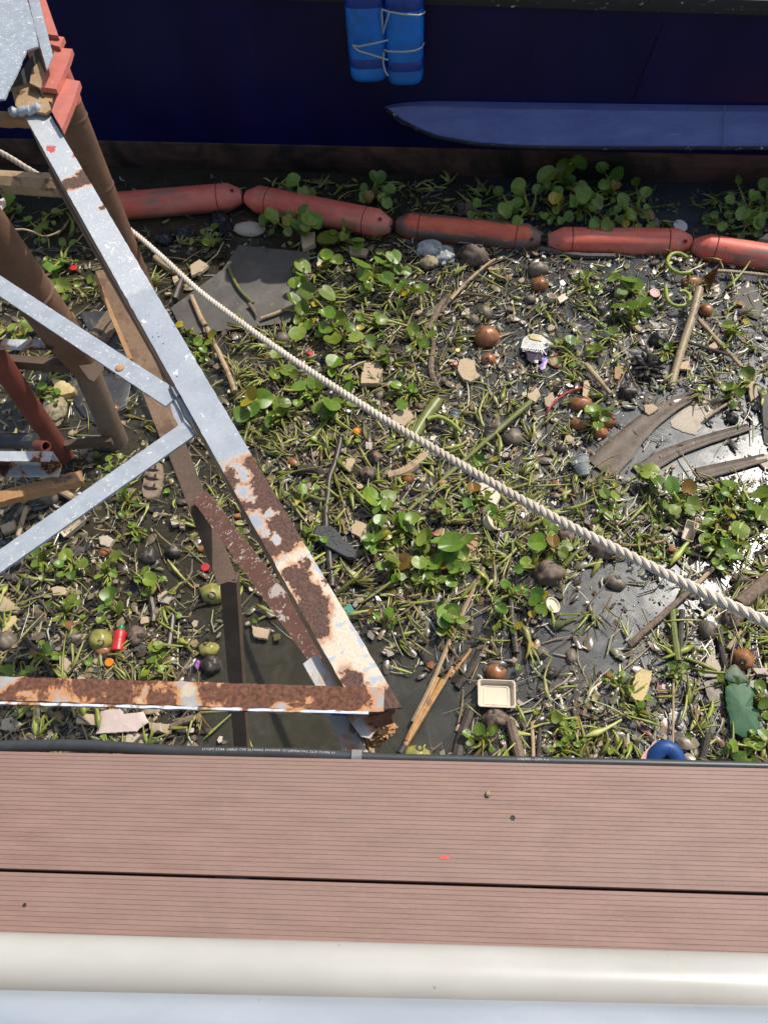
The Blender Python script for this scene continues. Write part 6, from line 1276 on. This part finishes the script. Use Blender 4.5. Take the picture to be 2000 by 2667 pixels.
for gy in range(-1, 17):
    for gx in range(-3, 24):
        x0, y0 = gx*100, 450 + gy*100; d = cell(LL, x0+50, y0+50)
        for _ in range(int(d**1.25*11 + RND.random())):
            x, y = x0 + RND.uniform(-10, 110), y0 + RND.uniform(-10, 110)
            if not okpos(x, y, True): continue
            t = RND.random(); q = P(x, y, RND.uniform(-.012, .018)); col = RND.choice(LC); g = RND.uniform(.9, 2.3); col = tuple(min(.4, v*g) for v in col)
            a = RND.gauss(math.radians(60), .5) if (x > 1050 and RND.random() < .6) else RND.uniform(0, 6.28)
            if t < .62:
                L = RND.expovariate(1/.027) + .008; L = min(L, .12); r = RND.choice((.001, .0015, .002, .003, .0045, .006)); dd = Vector((math.cos(a), math.sin(a), RND.uniform(-.1, .1)))*L
                bn = Vector((-dd.y, dd.x, 0))*RND.uniform(-.3, .3)
                LIT.tube([q - dd, q + bn, q + dd], [r*.7, r, r*.4], 4, RND.choice((.35, 1, .6)), col=col)
            elif t < .9:
                n = RND.randint(4, 6); r = RND.choice((.005, .008, .012, .018, .026))*RND.uniform(.8, 1.2); rx = RND.uniform(.4, 1); ca, sa = math.cos(a), math.sin(a); pol = []
                for k in range(n):
                    th = 2*math.pi*k/n + RND.uniform(-.3, .3); X, Y = math.cos(th)*r*RND.uniform(.7, 1.1), math.sin(th)*r*rx; pol.append((X*ca-Y*sa, X*sa+Y*ca))
                tx, ty = RND.uniform(-.3, .3), RND.uniform(-.3, .3); h = RND.uniform(.001, .005)
                vs = [(q.x+X, q.y+Y, q.z + X*tx + Y*ty) for X, Y in pol] + [(q.x+X*.9, q.y+Y*.9, q.z + h + X*tx + Y*ty) for X, Y in pol]
                col = (col[0]*.75, col[1]*.66, col[2]*.55)
                LIT.add(vs, [tuple(range(n))[::-1], tuple(range(n, 2*n))] + [(k, (k+1) % n, n+(k+1) % n, n+k) for k in range(n)], col)
            elif t < .925 or (t < .97 and d > 6):
                c2 = RND.choice([(.5, .4, .28), (.42, .3, .19), (.6, .52, .42), (.36, .22, .13)]); g = RND.uniform(.7, 1.1)
                g *= .85; r = RND.uniform(.003, .010)
                if RND.random() < .45: continue
                DRY.box((q.x, q.y, .012), (r*2, r*RND.uniform(.8, 1.8), r*.7), a, tuple(v*g for v in c2), .002)
for _ in range(1500):
    x, y = RND.uniform(-250, 2300), RND.uniform(600, 2050)
    if RND.random() > cell(LL, x, y)/8 or not okpos(x, y) or any(inside(x, y, s_) for s_ in SHEETS): continue
    a = RND.gauss(math.radians(58), .45) if x > 950 else RND.uniform(0, 3.14); L = RND.uniform(.03, .11); q = P(x, y, RND.uniform(.01, .035)); dd = Vector((math.cos(a), math.sin(a), RND.uniform(-.06, .08)))*L
    col = RND.choice([(.36, .27, .13), (.3, .22, .11), (.2, .13, .07), (.12, .085, .05), (.28, .25, .09), (.2, .16, .09)]); r_ = RND.uniform(.0015, .0042); bn = Vector((-dd.y, dd.x, 0))*RND.uniform(-.12, .12)
    LIT.tube([q - dd, q - dd*.3 + bn, q + dd*.4 + bn, q + dd], [r_*.8, r_, r_*.9, r_*.5], 5, RND.choice((.4, .8, 1)), col=col)
tag(LIT.build('wet_plant_litter', M_LITTER, angle=40), kind='stuff'); tag(DRY.build('pale_crumbs', M_DRY), kind='stuff')
# rotting leaves and husk scraps lying flat in the mat
RL = MB()
for gy in range(-1, 17):
    for gx in range(-3, 24):
        x0, y0 = gx*100, 450 + gy*100; d = cell(LL, x0+50, y0+50)
        for _ in range(int(d**1.2*.9 + RND.random())):
            x, y = x0 + RND.uniform(-10, 110), y0 + RND.uniform(-10, 110)
            if not okpos(x, y, True): continue
            col = RND.choice([(.05, .038, .026), (.09, .066, .042), (.13, .095, .06), (.2, .145, .085), (.12, .11, .05), (.07, .06, .05), (.28, .2, .12)]); g = RND.uniform(.7, 1.3)
            c_ = P(x, y, RND.uniform(.004, .016)); L = RND.uniform(.014, .042); a = RND.uniform(0, 6.28); wd_ = L*RND.uniform(.25, .6); tx, ty = RND.uniform(-.2, .2), RND.uniform(-.2, .2); ca, sa = math.cos(a), math.sin(a); vs = []
            for j, q_ in enumerate((0.001, .55, 1)):
                for k in range(9):
                    th = 2*math.pi*k/9; jg = 1 + .22*nz((k*3.1 + x, y, 1)); X = math.cos(th)*L*q_*jg; Y = math.sin(th)*wd_*q_*jg
                    vs.append((c_.x + X*ca - Y*sa, c_.y + X*sa + Y*ca, c_.z + X*tx + Y*ty + (.004 if j < 2 else 0) + .004*nz((X*70, Y*70, x))))
            RL.add(vs, [(j*9+k, j*9+(k+1) % 9, (j+1)*9+(k+1) % 9, (j+1)*9+k) for j in range(2) for k in range(9)], tuple(v*g for v in col))
tag(RL.build('rotting_leaves', M_LITTER, angle=50), kind='stuff')
# glossy bubbles added on the right to sparkle in the sun glare
BB = MB()
for _ in range(4200):
    x, y = RND.uniform(1150, 2100), RND.uniform(900, 2000)
    if RND.random() > (x-1000)/900: continue
    q = okpos(x, y)
    if not q: continue
    r = RND.choice((.0015, .002, .003, .004, .0055)); n = 6; vs = [(q.x, q.y, r*.8)] + [(q.x + r*.72*math.cos(k*math.pi/3), q.y + r*.72*math.sin(k*math.pi/3), r*.55) for k in range(n)] + [(q.x + r*math.cos(k*math.pi/3), q.y + r*math.sin(k*math.pi/3), -.0005) for k in range(n)]
    BB.add(vs, [(0, 1+k, 1+(k+1) % n) for k in range(n)] + [(1+k, 7+k, 7+(k+1) % n, 1+(k+1) % n) for k in range(n)])
bm_ = NT('bubble_film'); bm_.base((.12, .12, .11)); bm_.rough(.12); bm_.b.inputs['Specular IOR Level'].default_value = .8
tag(BB.build('glint_bubbles', bm_.m, angle=0), kind='stuff')
# more husks and nuts, mostly sunk in the mat
R2 = random.Random(5); spots = []
while len(spots) < 34:
    x, y = R2.uniform(40, 1970), R2.uniform(680, 1900)
    if R2.random() > cell(LL, x, y)/9 or okpos(x, y) is None or any(math.hypot(x-o[0], y-o[1]) < 90 for o in spots) or any(math.hypot(x-l[1], y-l[2]) < 40 for l in LAND): continue
    spots.append((x, y))
for x, y in spots:
    k = R2.choice(('husk', 'dark', 'shell', 'shell', 'orange', 'husk')); rr = R2.uniform(13, 22)
    nut(x, y, rr, rr*R2.uniform(.65, .95), k, autolabel({'husk': 'sunken brown husk', 'dark': 'small dark nut', 'shell': 'sunken grey brown shell', 'orange': 'small orange brown nut'}[k], x, y), cat='nut' if k != 'husk' else 'coconut', rz=R2.uniform(0, 3), zc=.15, scar=False)
# countable chips
chips = []
for _ in range(4000):
    if len(chips) >= 110: break
    x, y = RND.uniform(20, 1980), RND.uniform(640, 1920)
    if RND.random() > cell(LL, x, y)/9 or any(inside(x, y, s_) for s_ in SHEETS): continue
    if any(math.hypot(x-l[1], y-l[2]) < 45 for l in LAND) or any(math.hypot(x-o[0], y-o[1]) < 48 for o in chips): continue
    chips.append((x, y))
for x, y in chips:
    r = W(x, y, RND.uniform(7, 14)); q = P(x, y, RND.uniform(.018, .04)); k = RND.random()
    n = RND.randint(4, 7); a0 = RND.uniform(0, 6.28); pol = [(q.x + r*math.cos(a0+2*math.pi*i/n)*RND.uniform(.7, 1.15), q.y + r*math.sin(a0+2*math.pi*i/n)*RND.uniform(.55, 1.1)) for i in range(n)]
    tx, ty = RND.uniform(-.35, .35), RND.uniform(-.35, .35)
    m = MB(); m.prism([(X, Y, (X-q.x)*tx + (Y-q.y)*ty) for X, Y in pol], q.z - RND.uniform(.006, .015), q.z, inset=.08, dome=.002)
    mt, noun = (M_FOAM, 'tan chip') if k < .4 else (M_FOAMW, 'whitish chip') if k < .5 else (M_SHELL, 'brown shell piece') if k < .72 else (M_WOOD, 'wood chip') if k < .9 else (M_NUT, 'orange brown shard')
    solo(m, 'debris_chip', mt, x, y, autolabel(noun, x, y), 'chip', 'floating chips and shards')
